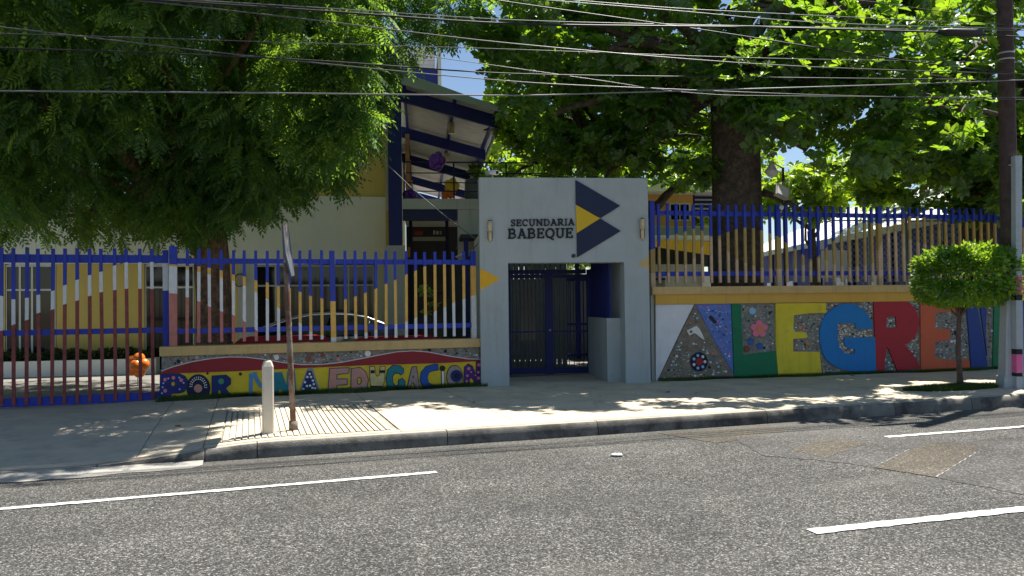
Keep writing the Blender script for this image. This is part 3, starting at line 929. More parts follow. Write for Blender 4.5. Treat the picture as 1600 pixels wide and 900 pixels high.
def mosaic(fr, parent, poly, n, v, weights, rmin=.8, rmax=2.0, seed=1, avoid=()):
    """small buttons, caps and shards set in mortar; too small to pick apart one by one"""
    r_ = random.Random(seed)
    xs, ys = [p[0] for p in poly], [p[1] for p in poly]
    placed = []
    mb = MB()
    tries = 0
    while len(placed) < n and tries < n * 30:
        tries += 1
        x, y = r_.uniform(min(xs), max(xs)), r_.uniform(min(ys), max(ys))
        rad = rmin + (rmax - rmin) * r_.random() ** 2.2
        if not inside((x, y), poly) or any(inside((x, y), a) for a in avoid): continue
        if any((x - a) ** 2 + (y - b) ** 2 < (rad + c) ** 2 for a, b, c in placed): continue
        placed.append((x, y, rad))
        k = r_.choice([5, 6, 8, 8])
        rot = r_.random() * 6
        sq = r_.uniform(.7, 1)
        pts = [(x + rad * math.cos(rot + 6.2832 * i / k), y + rad * sq * math.sin(rot + 6.2832 * i / k)) for i in range(k)]
        mb.fpoly(fr, pl(fr, pts), (), v, v - r_.uniform(.006, .014), r_.choices(range(9), weights)[0])
    return mb.build('mosaic_pieces', BITS, parent, 'stuff')


mosaic(L, lw, [(256, 557), (755, 543)] + [(x, y - 1.5) for x, y in red_top[::-1]], 200, 0, [6, 4, 2, 2, 6, 4, 2, 1, 2], .7, 2.2, 4)
for x, y, r_, m in [(574.5, 552.3, 4.8, 't_white'), (482, 561, 4.6, 't_brown'), (488, 553.5, 3, 't_brown'), (504, 555, 4, 't_brown'), (528.5, 561.5, 3.2, 'm_pink'), (671, 547, 2.8, 't_black'), (695.5, 548.5, 2.8, 't_black'), (279, 564.5, 3, 't_black'), (308, 558, 3.2, 't_grey'), (432, 558.5, 4, 't_white')]:
    MB().fpoly(L, pl(L, ell(x, y, r_, r_, 12)), (), 0, -.02).build('mosaic_disc', m, lw)

# ------------------------------------------------------------------ right mural wall
uR0, uR1 = R.U(1017.5), R.U(1640) + 1.2
zc1, zc0 = R.Z(1200, 447), R.Z(1200, 458.5)
zb0 = R.Z(1200, 473.5)
rw = thing('mural_wall', R.pt(R.U(1300), .2, .2), 'long wall with huge coloured relief letters and mosaic, beside the grey portal', 'wall')
MB().fbox(R, R.U(1023.5), uR1, 0, .34, .05, zb0).build('wall_body', 'mortar', rw)
MB().fbox(R, R.U(1023.5), uR1, -.05, .36, zb0, zc0).build('beam', 'beam_ochre', rw)
MB().fbox(R, uR0, uR1 + .02, -.10, .42, zc0, zc1).build('cap', 'cap_tan', rw)
MB().fbox(R, R.U(1018.5), R.U(1023.5) - .003, .04, .30, .05, zc0 - .003).build('end_pilaster', 'wall_grey', rw)
letter(R, rw, 'white_panel', [(1024.3, 476), (1084, 475.5), (1066, 511), (1046, 553), (1027, 594), (1024.3, 596)], 'l_white', base=0, v=-.016)
letter(R, rw, 'letter_a', [(1085, 476), (1110, 523), (1145, 586), (1144, 591), (1026, 597)], 'mortar_brown', base=0, v=-.03, label='grey letter A set with shells, caps and toys')
letter(R, rw, 'blue_panel', [(1086, 475.3), (1141.5, 474.5), (1145.5, 584.5), (1111, 523)], 'l_periwinkle', base=0, v=-.014)
letter(R, rw, 'letter_l', [(1142, 474.5), (1156.5, 474.3), (1160, 554.5), (1187, 551), (1210.5, 548), (1215, 588), (1146.5, 592)], 'l_green', base=0, v=-.034, label='dark green letter L')
letter(R, rw, 'letter_e', [(1211, 474), (1289.3, 473.2), (1289.7, 488.5), (1262, 489.5), (1239, 492.5), (1238.5, 518.3), (1254, 518.3), (1258.5, 520), (1260, 524), (1259, 528.3), (1238, 529.5), (1238, 549.2), (1279, 549.7), (1283, 584.5), (1215.3, 588), (1212.5, 560), (1211, 530)], 'l_yellow', base=0, v=-.034, label='bright yellow letter E')
letter(R, rw, 'letter_g', [(1363, 513.5), (1360.5, 502), (1353.5, 489.5), (1347, 483), (1341, 479), (1331, 475.5), (1322, 474.8), (1312, 476), (1303.7, 480), (1296, 485), (1289.9, 491), (1285, 498), (1282, 506.7), (1280, 516), (1279.6, 525), (1280.3, 535), (1282, 544), (1285, 553), (1289.7, 561), (1296, 567), (1303.7, 572.5), (1316, 577.5), (1340, 581), (1367.3, 580), (1366, 527.3), (1319, 527.3), (1317.5, 533), (1320, 541), (1327, 545), (1335, 545.5), (1333, 553), (1319, 552), (1310, 542), (1307.6, 527), (1307.6, 505), (1335, 504.5), (1335.6, 513.8)], 'l_blue', base=0, v=-.034, label='blue letter G')
letter(R, rw, 'letter_r', [(1363.5, 471.5), (1412, 470.3), (1420, 473.5), (1428, 481.5), (1433, 492), (1435, 505), (1433, 517), (1427, 528), (1419, 535), (1412, 538.5), (1420, 547), (1430, 561), (1435, 571), (1436, 576), (1400.5, 578.5), (1394, 562), (1387, 545), (1384, 542), (1381.5, 558), (1381, 579.5), (1368, 580.3)], 'l_red', [[(1384.5, 495), (1398, 494.5), (1399, 512), (1383.5, 512.3)]], base=0, v=-.034, label='red letter R')
letter(R, rw, 'letter_e', [(1436.6, 470.7), (1507, 470), (1504, 486.5), (1460, 488.3), (1459, 514), (1482, 514), (1483.3, 530), (1460, 535), (1459, 556), (1463, 559.5), (1485, 563), (1512, 561), (1514.5, 575), (1437.5, 578)], 'l_orange', base=0, v=-.034, label='orange letter E behind the young tree')
letter(R, rw, 'letter_m', [(1508, 470), (1524, 470), (1542, 572), (1516, 574.5), (1513, 530)], 'l_navy', base=0, v=-.032, label='navy stroke of letter beside the concrete pole')
letter(R, rw, 'letter_m', [(1529, 470), (1541, 470), (1539, 520), (1541, 556)], 'l_navy', base=0, v=-.028)
letter(R, rw, 'letter_block', [(1552, 470), (1574, 470), (1574, 571), (1550, 572)], 'l_green', base=0, v=-.03)
letter(R, rw, 'letter_block', [(1590, 470), (1622, 469.5), (1622, 569), (1592, 570)], 'l_navy', base=0, v=-.03)
wts = [10, 6, 2, 3, 7, 2, 2, 1, 1]
mosaic(R, rw, [(1084, 486), (1105, 524), (1138, 586), (1036, 591)], 120, -.03, [8, 3, 3, 5, 8, 3, 4, 1, 1], .8, 2.3, 21, [ell(1091, 565, 15, 17), [(1066, 505), (1105, 505), (1105, 535), (1066, 535)]])
mosaic(R, rw, [(1090, 477), (1140, 476), (1143, 575), (1112, 520)], 90, -.014, [8, 5, 5, 4, 2, 1, 1, 2, 3], .7, 2.0, 22)
mosaic(R, rw, [(1158, 477), (1209, 475), (1209, 547), (1162, 552)], 110, 0, [7, 9, 6, 3, 6, 1, 1, 0, 1], .7, 1.6, 23, [ell(1185, 515, 17, 15), ell(1175, 486, 7, 7), ell(1166, 545, 6, 6), [(1166, 526), (1194, 526), (1194, 548), (1166, 548)]])
mosaic(R, rw, [(1240, 494), (1288, 491), (1278, 525), (1279, 548), (1240, 548), (1240, 531), (1261, 529), (1260, 517), (1240, 517)], 90, 0, wts, .7, 1.7, 24)
mosaic(R, rw, [(1291, 475), (1310, 474.5), (1290, 489)], 16, 0, wts, .9, 1.6, 25)
mosaic(R, rw, [(1335, 474), (1362, 472), (1362, 500)], 34, 0, [12, 3, 1, 1, 3, 0, 1, 0, 0], .9, 1.6, 26)
mosaic(R, rw, [(1309, 506), (1334, 506), (1335, 515), (1362, 515), (1362, 526), (1318, 526), (1316, 534), (1322, 543), (1334, 547), (1332, 552), (1319, 551), (1311, 541), (1309, 527)], 90, 0, [14, 1, 0, 1, 4, 2, 0, 1, 0], .9, 2.3, 27)
mosaic(R, rw, [(1282, 560), (1300, 574), (1318, 580), (1284, 583)], 30, 0, [8, 2, 1, 1, 4, 2, 1, 1, 0], .8, 1.5, 28)
mosaic(R, rw, [(1385, 496), (1397, 496), (1398, 511), (1385, 511)], 14, 0, [4, 3, 2, 5, 5, 0, 2, 0, 0], .9, 2.0, 29)
mosaic(R, rw, [(1384, 546), (1399, 577), (1382, 578)], 26, 0, [6, 8, 3, 5, 5, 0, 2, 0, 0], .8, 1.8, 30)
mosaic(R, rw, [(1420, 472), (1435, 471), (1435, 490)], 16, 0, wts, .8, 1.5, 31)
mosaic(R, rw, [(1414, 538.5), (1435, 522), (1435, 567), (1422, 548)], 34, 0, [8, 2, 1, 1, 5, 3, 1, 1, 0], .8, 1.6, 32)
mosaic(R, rw, [(1462, 490), (1505, 488), (1512, 530), (1511, 559), (1485, 561), (1462, 556), (1462, 536), (1485, 531), (1484, 513), (1461, 512)], 170, 0, wts, .7, 1.7, 33)
mosaic(R, rw, [(1543, 480), (1550, 480), (1549, 570), (1545, 570)], 24, 0, [4, 6, 1, 1, 4, 6, 1, 0, 0], .9, 2.2, 34)
# larger set pieces
o = MB().fpoly(R, pl(R, ell(1091, 565, 13.5, 15, 22)), (), -.03, -.045).build('mosaic_wheel', 'm_dark', rw)
for k in range(7):
    a = 6.283 * k / 7
    MB().fpoly(R, pl(R, ell(1091 + 9 * math.cos(a), 565 + 10 * math.sin(a), 2.3, 2.5, 8)), (), -.045, -.05).build('mosaic_disc', 't_lightblue' if k % 3 else 't_white', o)
MB().fpoly(R, pl(R, ell(1091, 565, 5.5, 6, 14)), (), -.045, -.054).build('mosaic_disc', 'l_red', o)
MB().fpoly(R, pl(R, [(1072, 516.5), (1087, 509), (1091, 513), (1096, 522), (1099.5, 531), (1094, 528), (1087, 522), (1084, 520), (1076, 524)]), [pl(R, [(1075.5, 517.5), (1079.5, 515.3), (1081.5, 519), (1077, 521)])], -.03, -.046).build('mosaic_tool', 't_white', rw)
fl = MB().fpoly(R, pl(R, ell(1185, 514, 4.2, 4.2, 12)), (), 0, -.05).build('mosaic_flower', 't_orange', rw)
for k in range(5):
    a = -math.pi / 2 + 6.283 * k / 5
    MB().fpoly(R, pl(R, ell(1185 + 8.5 * math.cos(a), 514 + 8.5 * math.sin(a), 5.4, 5.2, 12)), (), 0, -.035 - .001 * k).build('petal', 't_pink', fl)
for x, y, r_, m in [(1175, 486, 5.2, 't_lightblue'), (1166.3, 545, 4.6, 't_brown'), (1194, 543.5, 1.9, 't_black'), (1203, 488, 1.7, 't_black'), (1250, 512, 2.6, 't_orange'), (1493, 520, 3.3, 'm_dark'), (1486, 533.5, 2, 't_white'), (1491, 533, 2, 't_white')]:
    MB().fpoly(R, pl(R, ell(x, y, r_, r_, 12)), (), 0, -.024).build('mosaic_disc', m, rw)
star = [(1261 + (3.8 if i % 2 == 0 else 1.6) * math.sin(i * math.pi / 5), 536.5 - (3.8 if i % 2 == 0 else 1.6) * math.cos(i * math.pi / 5)) for i in range(10)]
MB().fpoly(R, pl(R, star), (), 0, -.024).build('mosaic_star', 't_orange', rw)
for hx, hy in ((1173, 534), (1187, 541.5)):
    pts = [(-4, 4.5), (-4.5, 0), (-6.5, -3), (-5.6, -3.8), (-3.2, -1), (-3.6, -5.5), (-2.4, -5.7), (-1.4, -1.6), (-.8, -6), (.6, -6), (.9, -1.6), (2.4, -5), (3.5, -4.5), (2.9, -.6), (5, -1.8), (5.6, -.8), (3.6, 2), (2.4, 4.5)]
    MB().fpoly(R, pl(R, [(hx + a, hy + b) for a, b in pts]), (), 0, -.022).build('mosaic_hand', 't_blue', rw)
MB().fpoly(R, pl(R, [(1108, 494), (1111, 493), (1119, 503), (1116, 506), (1107, 497)]), (), -.014, -.034).build('mosaic_shard', 't_black', rw)

# right fence
ZCR = zc1
rf = thing('picket_fence', R.pt(R.U(1300), .16, ZCR), 'blue picket fence with tan lower ends standing on the mural wall', 'fence')
VR = .14
c_tab = [(1021, 391), (1032, 385), (1046, 372), (1059, 366), (1073, 362), (1086, 358), (1100, 359.5), (1113, 369), (1126, 369), (1140, 363), (1153, 359), (1167, 356), (1180, 356), (1194, 360), (1207, 365), (1219, 369), (1232, 380), (1245, 390), (1257, 399), (1269, 405), (1282, 401), (1294, 387), (1306, 376), (1318, 363), (1330, 355), (1342, 351), (1354, 349), (1366, 349), (1378, 350), (1392, 353), (1403, 350), (1415, 341), (1426, 338), (1449, 339), (1471, 345), (1493, 350), (1530, 345), (1600, 355), (1640, 350)]
d_tab = [(1021, 426), (1059, 427), (1073, 413), (1086, 404), (1100, 385), (1113, 368), (1126, 372), (1140, 394), (1153, 405), (1180, 416), (1219, 421), (1245, 420), (1269, 408), (1282, 402), (1306, 414), (1330, 418), (1366, 412), (1378, 381), (1392, 358), (1403, 362), (1415, 366), (1426, 375), (1449, 382), (1500, 390), (1640, 385)]
zr1, zr0 = R.Z(1250, 321.5, VR), R.Z(1250, 441, VR)
rpx = [1032, 1046, 1059.5, 1073, 1086.5, 1100, 1113.5, 1127, 1140.5, 1153.5, 1167, 1180, 1193, 1206.5, 1232, 1245, 1257, 1269, 1282, 1294, 1306, 1318, 1330, 1342, 1354.5, 1366, 1392, 1403, 1415, 1426, 1438, 1449, 1460, 1471, 1482, 1493, 1504, 1515, 1526, 1537, 1548, 1559, 1570, 1581, 1592, 1603, 1614]
for px in rpx:
    picket(R, R.U(px, VR), .058, VR, .045, zr0, zr1, [zcut(R, c_tab, px, 2, VR), zcut(R, d_tab, px, 2, VR)], [0, 6, 5], 'picket', rf, PM)
for px, w, top in [(1021.3, .105, 313), (1219.5, .11, 320), (1378, .11, 322), (1626, .11, 324)]:
    picket(R, R.U(px, VR), w, VR - .012, .10, ZCR, R.Z(px, top, VR), [zcut(R, c_tab, px, 4, VR), zcut(R, d_tab, px, 4, VR)], [0, 6, 5], 'post', rf, PM)
for y, h in [(335, .10), (427, .10)]:
    z = R.Z(1250, y, VR)
    for a, b in [(1021, 1219.5), (1219.5, 1378), (1378, 1626)]:
        MB().fbox(R, R.U(a, VR) + .06, R.U(b, VR) - .06, VR + .047, VR + .085, z - h / 2, z + h / 2).build('rail', 'blue', rf)

# ------------------------------------------------------------------ entrance portal
uA, uB = P.U(750, 0, 440), P.U(1014.5, 0, 440)
zt = P.Z(880, 277.5)
uO0, uO1 = P.U(795, 0, 500), P.U(976.5, 0, 500)
zo = P.Z(880, 410.5)
pt_ = thing('entrance_portal', P.pt((uA + uB) / 2, .2, SW), 'grey painted entrance portal with school name lettering and open doorway', 'gateway')
TH = .38
mb = MB()
mb.fpoly(P, [(uA, .1), (uO0, .1), (uO0, zo), (uO1, zo), (uO1, .1), (uB, .1), (uB, zt), (uA, zt)], (), TH, 0, 0, True)
ob = mb.build('portal_frame', 'portal_paint', pt_)
bv = ob.modifiers.new('edge', 'BEVEL'); bv.width = .012; bv.segments = 2; bv.limit_method = 'ANGLE'
# vestibule
VD = 2.45
hz = P.Z(950, 497, .6)
MB().fbox(P, uO1 - .30, uO1 + .02, TH + .01, VD, .1, hz).build('half_wall', 'portal_paint', pt_)
MB().fbox(P, uA + .05, uO0 + .02, TH + .01, VD + .2, .1, zo + .5).build('side_wall', 'portal_paint', pt_)
MB().fbox(P, uO1 + .03, uB - .05, TH + .01, VD + .2, .1, zo + .5).build('side_wall', 'portal_paint', pt_)
MB().fbox(P, uA + .04, uB - .04, TH + .01, VD + .25, zo + .52, zo + .66).build('roof_slab', 'wall_grey', pt_)
gr = MB().fbox(P, uO1 - .24, uO1 - .17, TH + .02, VD, zo + .22, zo + .30).build('side_grille', 'blue_dark', pt_)
for k in range(15):
    v = lerp(TH + .06, VD - .06, k / 14)
    MB().fbox(P, uO1 - .225, uO1 - .185, v - .016, v + .016, hz, zo + .22).build('bar', 'blue_dark', gr)
# door of two barred leaves
dr = thing('metal_door', P.pt(P.U(858, VD), VD, SW), 'dark blue barred double door inside the grey entrance portal', 'door')
dx = [P.U(797, VD), P.U(852, VD), P.U(864, VD), P.U(930, VD)]
zd1 = P.Z(860, 428, VD)
fm = MB()
for a, b in [(dx[0] - .06, dx[0] + .02), (dx[1], dx[2]), (dx[3] - .02, uO1 - .31)]:
    fm.fbox(P, a, b, VD - .03, VD + .05, SW + .002, zd1 + .1)
fm.build('door_frame', 'blue_dark', dr)
MB().fbox(P, dx[0] + .023, uO1 - .33, VD - .024, VD + .045, zd1, zd1 + .1).build('head_rail', 'blue_dark', dr)
for a, b in [(dx[0] + .03, dx[1] - .01), (dx[2] + .01, dx[3] - .03)]:
    lf_ = MB()
    lf_.fbox(P, a, b, VD - .015, VD + .02, SW + .02, SW + .16)
    lf_.fbox(P, a, b, VD - .015, VD + .02, SW + 1.0, SW + 1.04)
    lf_.fbox(P, a, b, VD - .015, VD + .02, zd1 - .10, zd1 - .01)
    leaf = lf_.build('door_leaf', 'blue_dark', dr)
    nb = 9
    for k in range(nb):
        u = lerp(a + .03, b - .03, k / (nb - 1))
        MB().fbox(P, u - .007, u + .007, VD - .006, VD + .008, SW + .16, zd1 - .10).build('bar', 'blue_dark', leaf)
    pass
MB().ball(P.pt((dx[1] + dx[2]) / 2, VD - .06, SW + 1.05), .035).build('handle', 'steel', dr)
for k in range(16):
    u = lerp(dx[0], uO1 - .34, k / 15)
    MB().fbox(P, u - .007, u + .007, VD + .005, VD + .025, zd1 + .1, zo + .515).build('transom_bar', 'blue_dark', dr)
# boarded passage behind the door
pw = thing('boarded_wall', P.pt(P.U(830, 5), 5, .13), 'grey green boarded passage wall seen through the barred door', 'wall')
for k in range(11):
    u = lerp(P.U(795, 5), P.U(886, 5), k / 11)
    w = (P.U(886, 5) - P.U(795, 5)) / 11
    if 2 <= k <= 4:
        MB().fbox(P, u + .008, u + w - .008, 5.0, 5.03, .13, .9).build('board', 'boards', pw)
        MB().fbox(P, u + .008, u + w - .008, 5.0, 5.03, 2.1, zo + .88).build('board', 'boards', pw)
    else:
        MB().fbox(P, u + .008, u + w - .008, 5.0, 5.03, .13, zo + .88).build('board', 'boards', pw)
MB().fbox(P, P.U(793, 5), P.U(886, 5), 5.035, 5.07, 2.9, 3.05).build('rail', 'navy', pw)
pr = thing('passage_shade_roof', P.pt(P.U(880, 4), 4, .13), 'flat dark roof on posts over the passage behind the portal', 'roof')  # unseen roof added to control how much daylight reaches the passage
MB().fbox(P, uA - .2, uB + .3, 4.6, 9.0, zo + .9, zo + 1.0).build('roof_sheet', 'recess', pr)
for u in (uA - .05, uB + .1):
    for v in (4.8, 8.7):
        MB().fbox(P, u - .06, u + .06, v - .06, v + .06, .12, zo + .895).build('post', 'blue_dark', pr)
bw = thing('inner_wall', P.pt(P.U(900, 9.3), 9.3, .13), 'dark low wall closing the passage far behind the barred door', 'wall')  # added wall hides the sunlit yard so the doorway looks dark
MB().fbox(P, P.U(760, 9.3), P.U(1040, 9.3), 9.3, 9.5, .13, 2.6).build('wall_body', 'boards', bw)
MB().fbox(P, P.U(760, 9.3), P.U(1040, 9.3), 9.25, 9.55, 2.603, 2.68).build('coping', 'navy', bw)
# a deeper barred screen
sg = thing('inner_screen', P.pt(P.U(900, 8), 8, .13), 'dark blue barred screen deep in the passage behind the door', 'screen')
for z in (.25, 1.2, 2.6):
    MB().fbox(P, P.U(885, 8), P.U(985, 8), 8, 8.05, z, z + .07).build('rail', 'blue_dark', sg)
for k in range(20):
    u = lerp(P.U(886, 8), P.U(984, 8), k / 19)
    MB().fbox(P, u - .013, u + .013, 7.975, 7.998, .13, 2.75).build('bar', 'blue_dark', sg)


# lettering: each letter from slab-serif strokes
def ribbon(pts, w):
    pts = [Vector(p) for p in pts]
    lft, rgt = [], []
    for i, p in enumerate(pts):
        e0 = (p - pts[i - 1]).normalized() if i else (pts[1] - p).normalized()
        e1 = (pts[i + 1] - p).normalized() if i < len(pts) - 1 else e0
        nn = Vector((-(e0.y + e1.y), e0.x + e1.x))
        nn.normalize()
        k = max(.5, nn.dot(Vector((-e0.y, e0.x))))
        lft.append(tuple(p + nn * (w / 2 / k))); rgt.append(tuple(p - nn * (w / 2 / k)))
    return lft + rgt[::-1]


def arc(cx, cy, rx, ry, a0, a1, n=10): return [(cx + rx * math.cos(math.radians(lerp(a0, a1, i / n))), cy + ry * math.sin(math.radians(lerp(a0, a1, i / n)))) for i in range(n + 1)]


# unit letters: x 0..1, y 0..1; (points, weight) with weight 1 = stem, .6 = thin/serif
S_, N_ = .19, .13
GL = {
    'S': [(arc(.5, .74, .36, .20, 20, 270, 12) + arc(.5, .26, .36, .20, 90, -160, 12)[1:], .17), ([(.86, .70), (.86, .97)], N_), ([(.13, .30), (.13, .03)], N_)],
    'E': [([(.2, 0), (.2, 1)], S_), ([(0, .06), (.9, .06)], N_), ([(0, .94), (.9, .94)], N_), ([(.2, .51), (.68, .51)], N_), ([(.88, 0), (.88, .26)], N_), ([(.88, 1), (.88, .74)], N_), ([(.68, .36), (.68, .66)], N_)],
    'C': [(arc(.52, .5, .42, .44, 40, 320, 18), .18), ([(.86, .62), (.86, .97)], N_)],
    'U': [([(.2, .95), (.2, .36)] + arc(.5, .34, .30, .28, 180, 360, 12) + [(.8, .36), (.8, .95)], .17), ([(0, .94), (.42, .94)], N_), ([(.58, .94), (1, .94)], N_)],
    'N': [([(.17, 0), (.17, 1)], .16), ([(.17, .98), (.83, .02)], .19), ([(.83, 0), (.83, 1)], .16), ([(0, .06), (.36, .06)], N_), ([(0, .94), (.3, .94)], N_), ([(.64, .94), (1, .94)], N_)],
    'D': [([(.2, 0), (.2, 1)], S_), ([(0, .06), (.45, .06)] + arc(.45, .5, .45, .44, -90, 90, 14) + [(0, .94)], .15)],
    'A': [([(.14, .04), (.47, .98)], .15), ([(.47, .98), (.86, .04)], .2), ([(.27, .34), (.72, .34)], N_), ([(-.04, .06), (.34, .06)], N_), ([(.66, .06), (1.04, .06)], N_), ([(.3, .95), (.58, .95)], N_)],
    'R': [([(.2, 0), (.2, 1)], S_), ([(0, .94), (.52, .94)] + arc(.52, .71, .28, .23, 90, -90, 8) + [(.2, .48)], .15), ([(.5, .48), (.82, .05)], .19), ([(0, .06), (.42, .06)], N_), ([(.72, .06), (1.03, .06)], N_)],
    'I': [([(.5, 0), (.5, 1)], .42), ([(.05, .06), (.95, .06)], N_), ([(.05, .94), (.95, .94)], N_)],
    'B': [([(.2, 0), (.2, 1)], S_), ([(0, .94), (.52, .94)] + arc(.52, .73, .27, .21, 90, -90, 8) + [(.2, .52)], .15), ([(.2, .51), (.56, .51)] + arc(.56, .285, .30, .225, 90, -90, 8) + [(0, .06)], .151)],
    'Q': [(arc(.5, .5, .42, .44, 0, 359, 24), .18), ([(.48, .14), (.66, -.04), (.92, -.14)], .15)],
}


def lettering(word, fr, x0, x1, yb0, yb1, h, parent, widths, v=0.0, depth=.03, m='sign_black'):
    tot = sum(widths[c] for c in word) + .12 * (len(word) - 1)
    cur = 0.0
    for ch in word:
        w = widths[ch]
        lx0, lx1 = lerp(x0, x1, cur / tot), lerp(x0, x1, (cur + w) / tot)
        cur += w + .12
        mb = MB()
        for k, (pts, wt) in enumerate(GL[ch]):
            asp = (lx1 - lx0)
            pp = []
            for a, b in pts:
                x = lerp(lx0, lx1, a)
                yb = lerp(yb0, yb1, (x - x0) / (x1 - x0))
                pp.append((x, yb - b * h))
            wpx = wt * (h if ch != 'I' else asp * .9 if k == 0 else h)
            poly = ribbon(pp, wpx)
            mb.fpoly(fr, pl(fr, poly), (), v, v - depth - .0012 * k)
        mb.build('letter_' + ch.lower(), m, parent)


WD = {'S': .72, 'E': .80, 'C': .86, 'U': .98, 'N': 1.02, 'D': .95, 'A': .95, 'R': .95, 'I': .42, 'B': .92, 'Q': .98}
lettering('SECUNDARIA', P, 798, 897.3, 353.9, 352.4, 10.6, pt_, WD)
lettering('BABEQUE', P, 793.6, 895.2, 373.2, 371.8, 15.6, pt_, WD)
MB().fpoly(P, pl(P, [(899, 281.5), (968.6, 321.8), (938, 341.2), (899.4, 319.6)]), (), 0, -.03).build('logo_triangle', 'sign_navy', pt_)
MB().fpoly(P, pl(P, [(899.5, 320.2), (937, 341.5), (900.8, 364.3)]), (), 0, -.032).build('logo_triangle', 'sign_yellow', pt_)
MB().fpoly(P, pl(P, [(938, 341.8), (969.5, 361.2), (901.3, 402.5), (900.8, 364.9)]), (), 0, -.03).build('logo_triangle', 'sign_navy', pt_)
rg = MB().fpoly(P, pl(P, ell(896, 399.8, 3.1, 3.1, 16)), [pl(P, ell(896, 399.8, 2.3, 2.3, 16))], 0, -.02)
for pts, wt in GL['R']:
    rg.fpoly(P, pl(P, ribbon([(894.7 + 2.6 * a, 401.4 - 3.2 * b) for a, b in pts], .55)), (), 0, -.018)
rg.build('registered_mark', 'sign_black', pt_)
MB().fpoly(P, [(uA + .004, P.Z(752, 419.5)), (P.U(782, 0, 435), P.Z(782, 435.5)), (uA + .004, P.Z(752, 453.5))], (), 0, -.004).build('painted_arrow', 'amber_paint', pt_)
MB().fpoly(P, [(uB - .004, P.Z(1013, 401)), (P.U(996, 0, 412), P.Z(996, 412)), (uB - .004, P.Z(1013, 421.5))], (), 0, -.004).build('painted_arrow', 'cap_tan', pt_)
# two wall lamps
for (x, y0, y1), lab in [((765, 346, 378), 'cream and glass wall lamp on portal, next to the terrace'), ((1002, 342.5, 375), 'cream and glass wall lamp on portal, near the navy triangles')]:
    u = P.U(x, 0, y0)
    za, zb = P.Z(x, y0), P.Z(x, y1)
    zm = lerp(za, zb, .5)
    w = thing('wall_lamp', P.pt(u, -.07, zb), lab, 'lamp', 'lamps on the portal')
    MB().fbox(P, u - .025, u + .025, -.03, 0.0, zm, za - .02).build('bracket', 'lamp_dark', w)
    MB().tube([P.pt(u, -.075, zm), P.pt(u, -.075, za)], .044, 12).build('lamp_body', 'lamp_cream', w)
    MB().tube([P.pt(u, -.075, zm - .004), P.pt(u, -.075, zb + .04), P.pt(u, -.075, zb)], [.04, .038, .02], 12).build('lamp_glass', 'lamp_cream', w)
    for s in (-1, 1):
        MB().tube([P.pt(u + s * .044, -.076, zm), P.pt(u + s * .043, -.076, zb + .05), P.pt(u, -.078, zb - .012)], .007, 6).build('guard_wire', 'lamp_dark', w)
    MB().tube([P.pt(u, -.075, za), P.pt(u, -.075, za + .02)], [.046, .03], 12).build('lamp_cap', 'lamp_dark', w)
# security camera on the portal
u = P.U(771, .1, 270)
sc_ = thing('security_camera', P.pt(u, .12, zt), 'white bullet security camera on top corner of the portal', 'camera')
MB().tube([P.pt(u - .02, .15, zt), P.pt(u - .02, .15, zt + .07)], .018, 8).build('mount', 'white', sc_)
MB().tube([P.pt(u - .12, .26, zt + .13), P.pt(u + .06, -.06, zt + .09)], .055, 12).build('camera_body', 'white', sc_)
MB().tube([P.pt(u + .062, -.063, zt + .09), P.pt(u + .066, -.07, zt + .089)], .035, 12).build('lens', 't_black', sc_)

# ------------------------------------------------------------------ left school block
def pbox(fr, x0, x1, yt, yb, v0, v1, mb=None, m=0, z0=None, z1=None):
    """box whose front face (at v0) fills a rectangle of the facade"""
    mb = mb or MB()
    ym = (yt + yb) / 2
    a, b = fr.U(x0, v0, ym), fr.U(x1, v0, ym)
    xm = (x0 + x1) / 2
    zb = fr.Z(xm, yb, v0) if z0 is None else z0
    zt_ = fr.Z(xm, yt, v0) if z1 is None else z1
    return mb.fbox(fr, a, b, v0, v1, zb, zt_, m)


GZ = .125
bl = thing('school_block', A.pt(A.U(300, .5), .5, GZ), 'pale grey and yellow school block with glazed doors behind the left fence', 'building')
ZE = A.Z(300, 412, .5)                          # storey line
ZT = A.Z(480, 306, .5)
VF = .5
uE = A.U(604, VF, 400)
segs = [(-260, 8, 'wall_yellow'), (88, 226, 'wall_yellow'), (304, 347, 'wall_yellow'), (347, 372, 'wall_yellow'), (372, 398, 'wall_grey'), (586, 604, 'wall_grey')]
for i, (a, b, m) in enumerate(segs):
    MB().fbox(A, A.U(a, VF) + .002, A.U(b, VF) - .002, VF, VF + .25, GZ, ZE - .004).build('wall', m, bl)
MB().fbox(A, A.U(-260, VF), uE, VF - .02, VF + .28, ZE, ZE + .16).build('storey_band', 'white', bl)
MB().fbox(A, A.U(-260, VF), uE - .003, VF, VF + .25, ZE + .163, ZT).build('upper_wall', 'wall_pale', bl)
MB().fbox(A, A.U(470, VF, 290), A.U(608, VF, 290), VF + .3, VF + .6, ZT - .4, A.Z(560, 180, VF)).build('upper_wall', 'wall_yellow', bl)
MB().fbox(A, A.U(-260, VF), A.U(608, VF, 290), VF + .605, VF + 7.0, A.Z(560, 180, VF) - .2, A.Z(560, 180, VF)).build('roof', 'fascia', bl)
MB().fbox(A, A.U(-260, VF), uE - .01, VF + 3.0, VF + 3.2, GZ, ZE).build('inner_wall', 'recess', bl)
MB().fbox(A, A.U(-260, VF), uE - .01, VF + .26, VF + 3.0, ZE - .1, ZE - .006).build('ceiling', 'recess', bl)


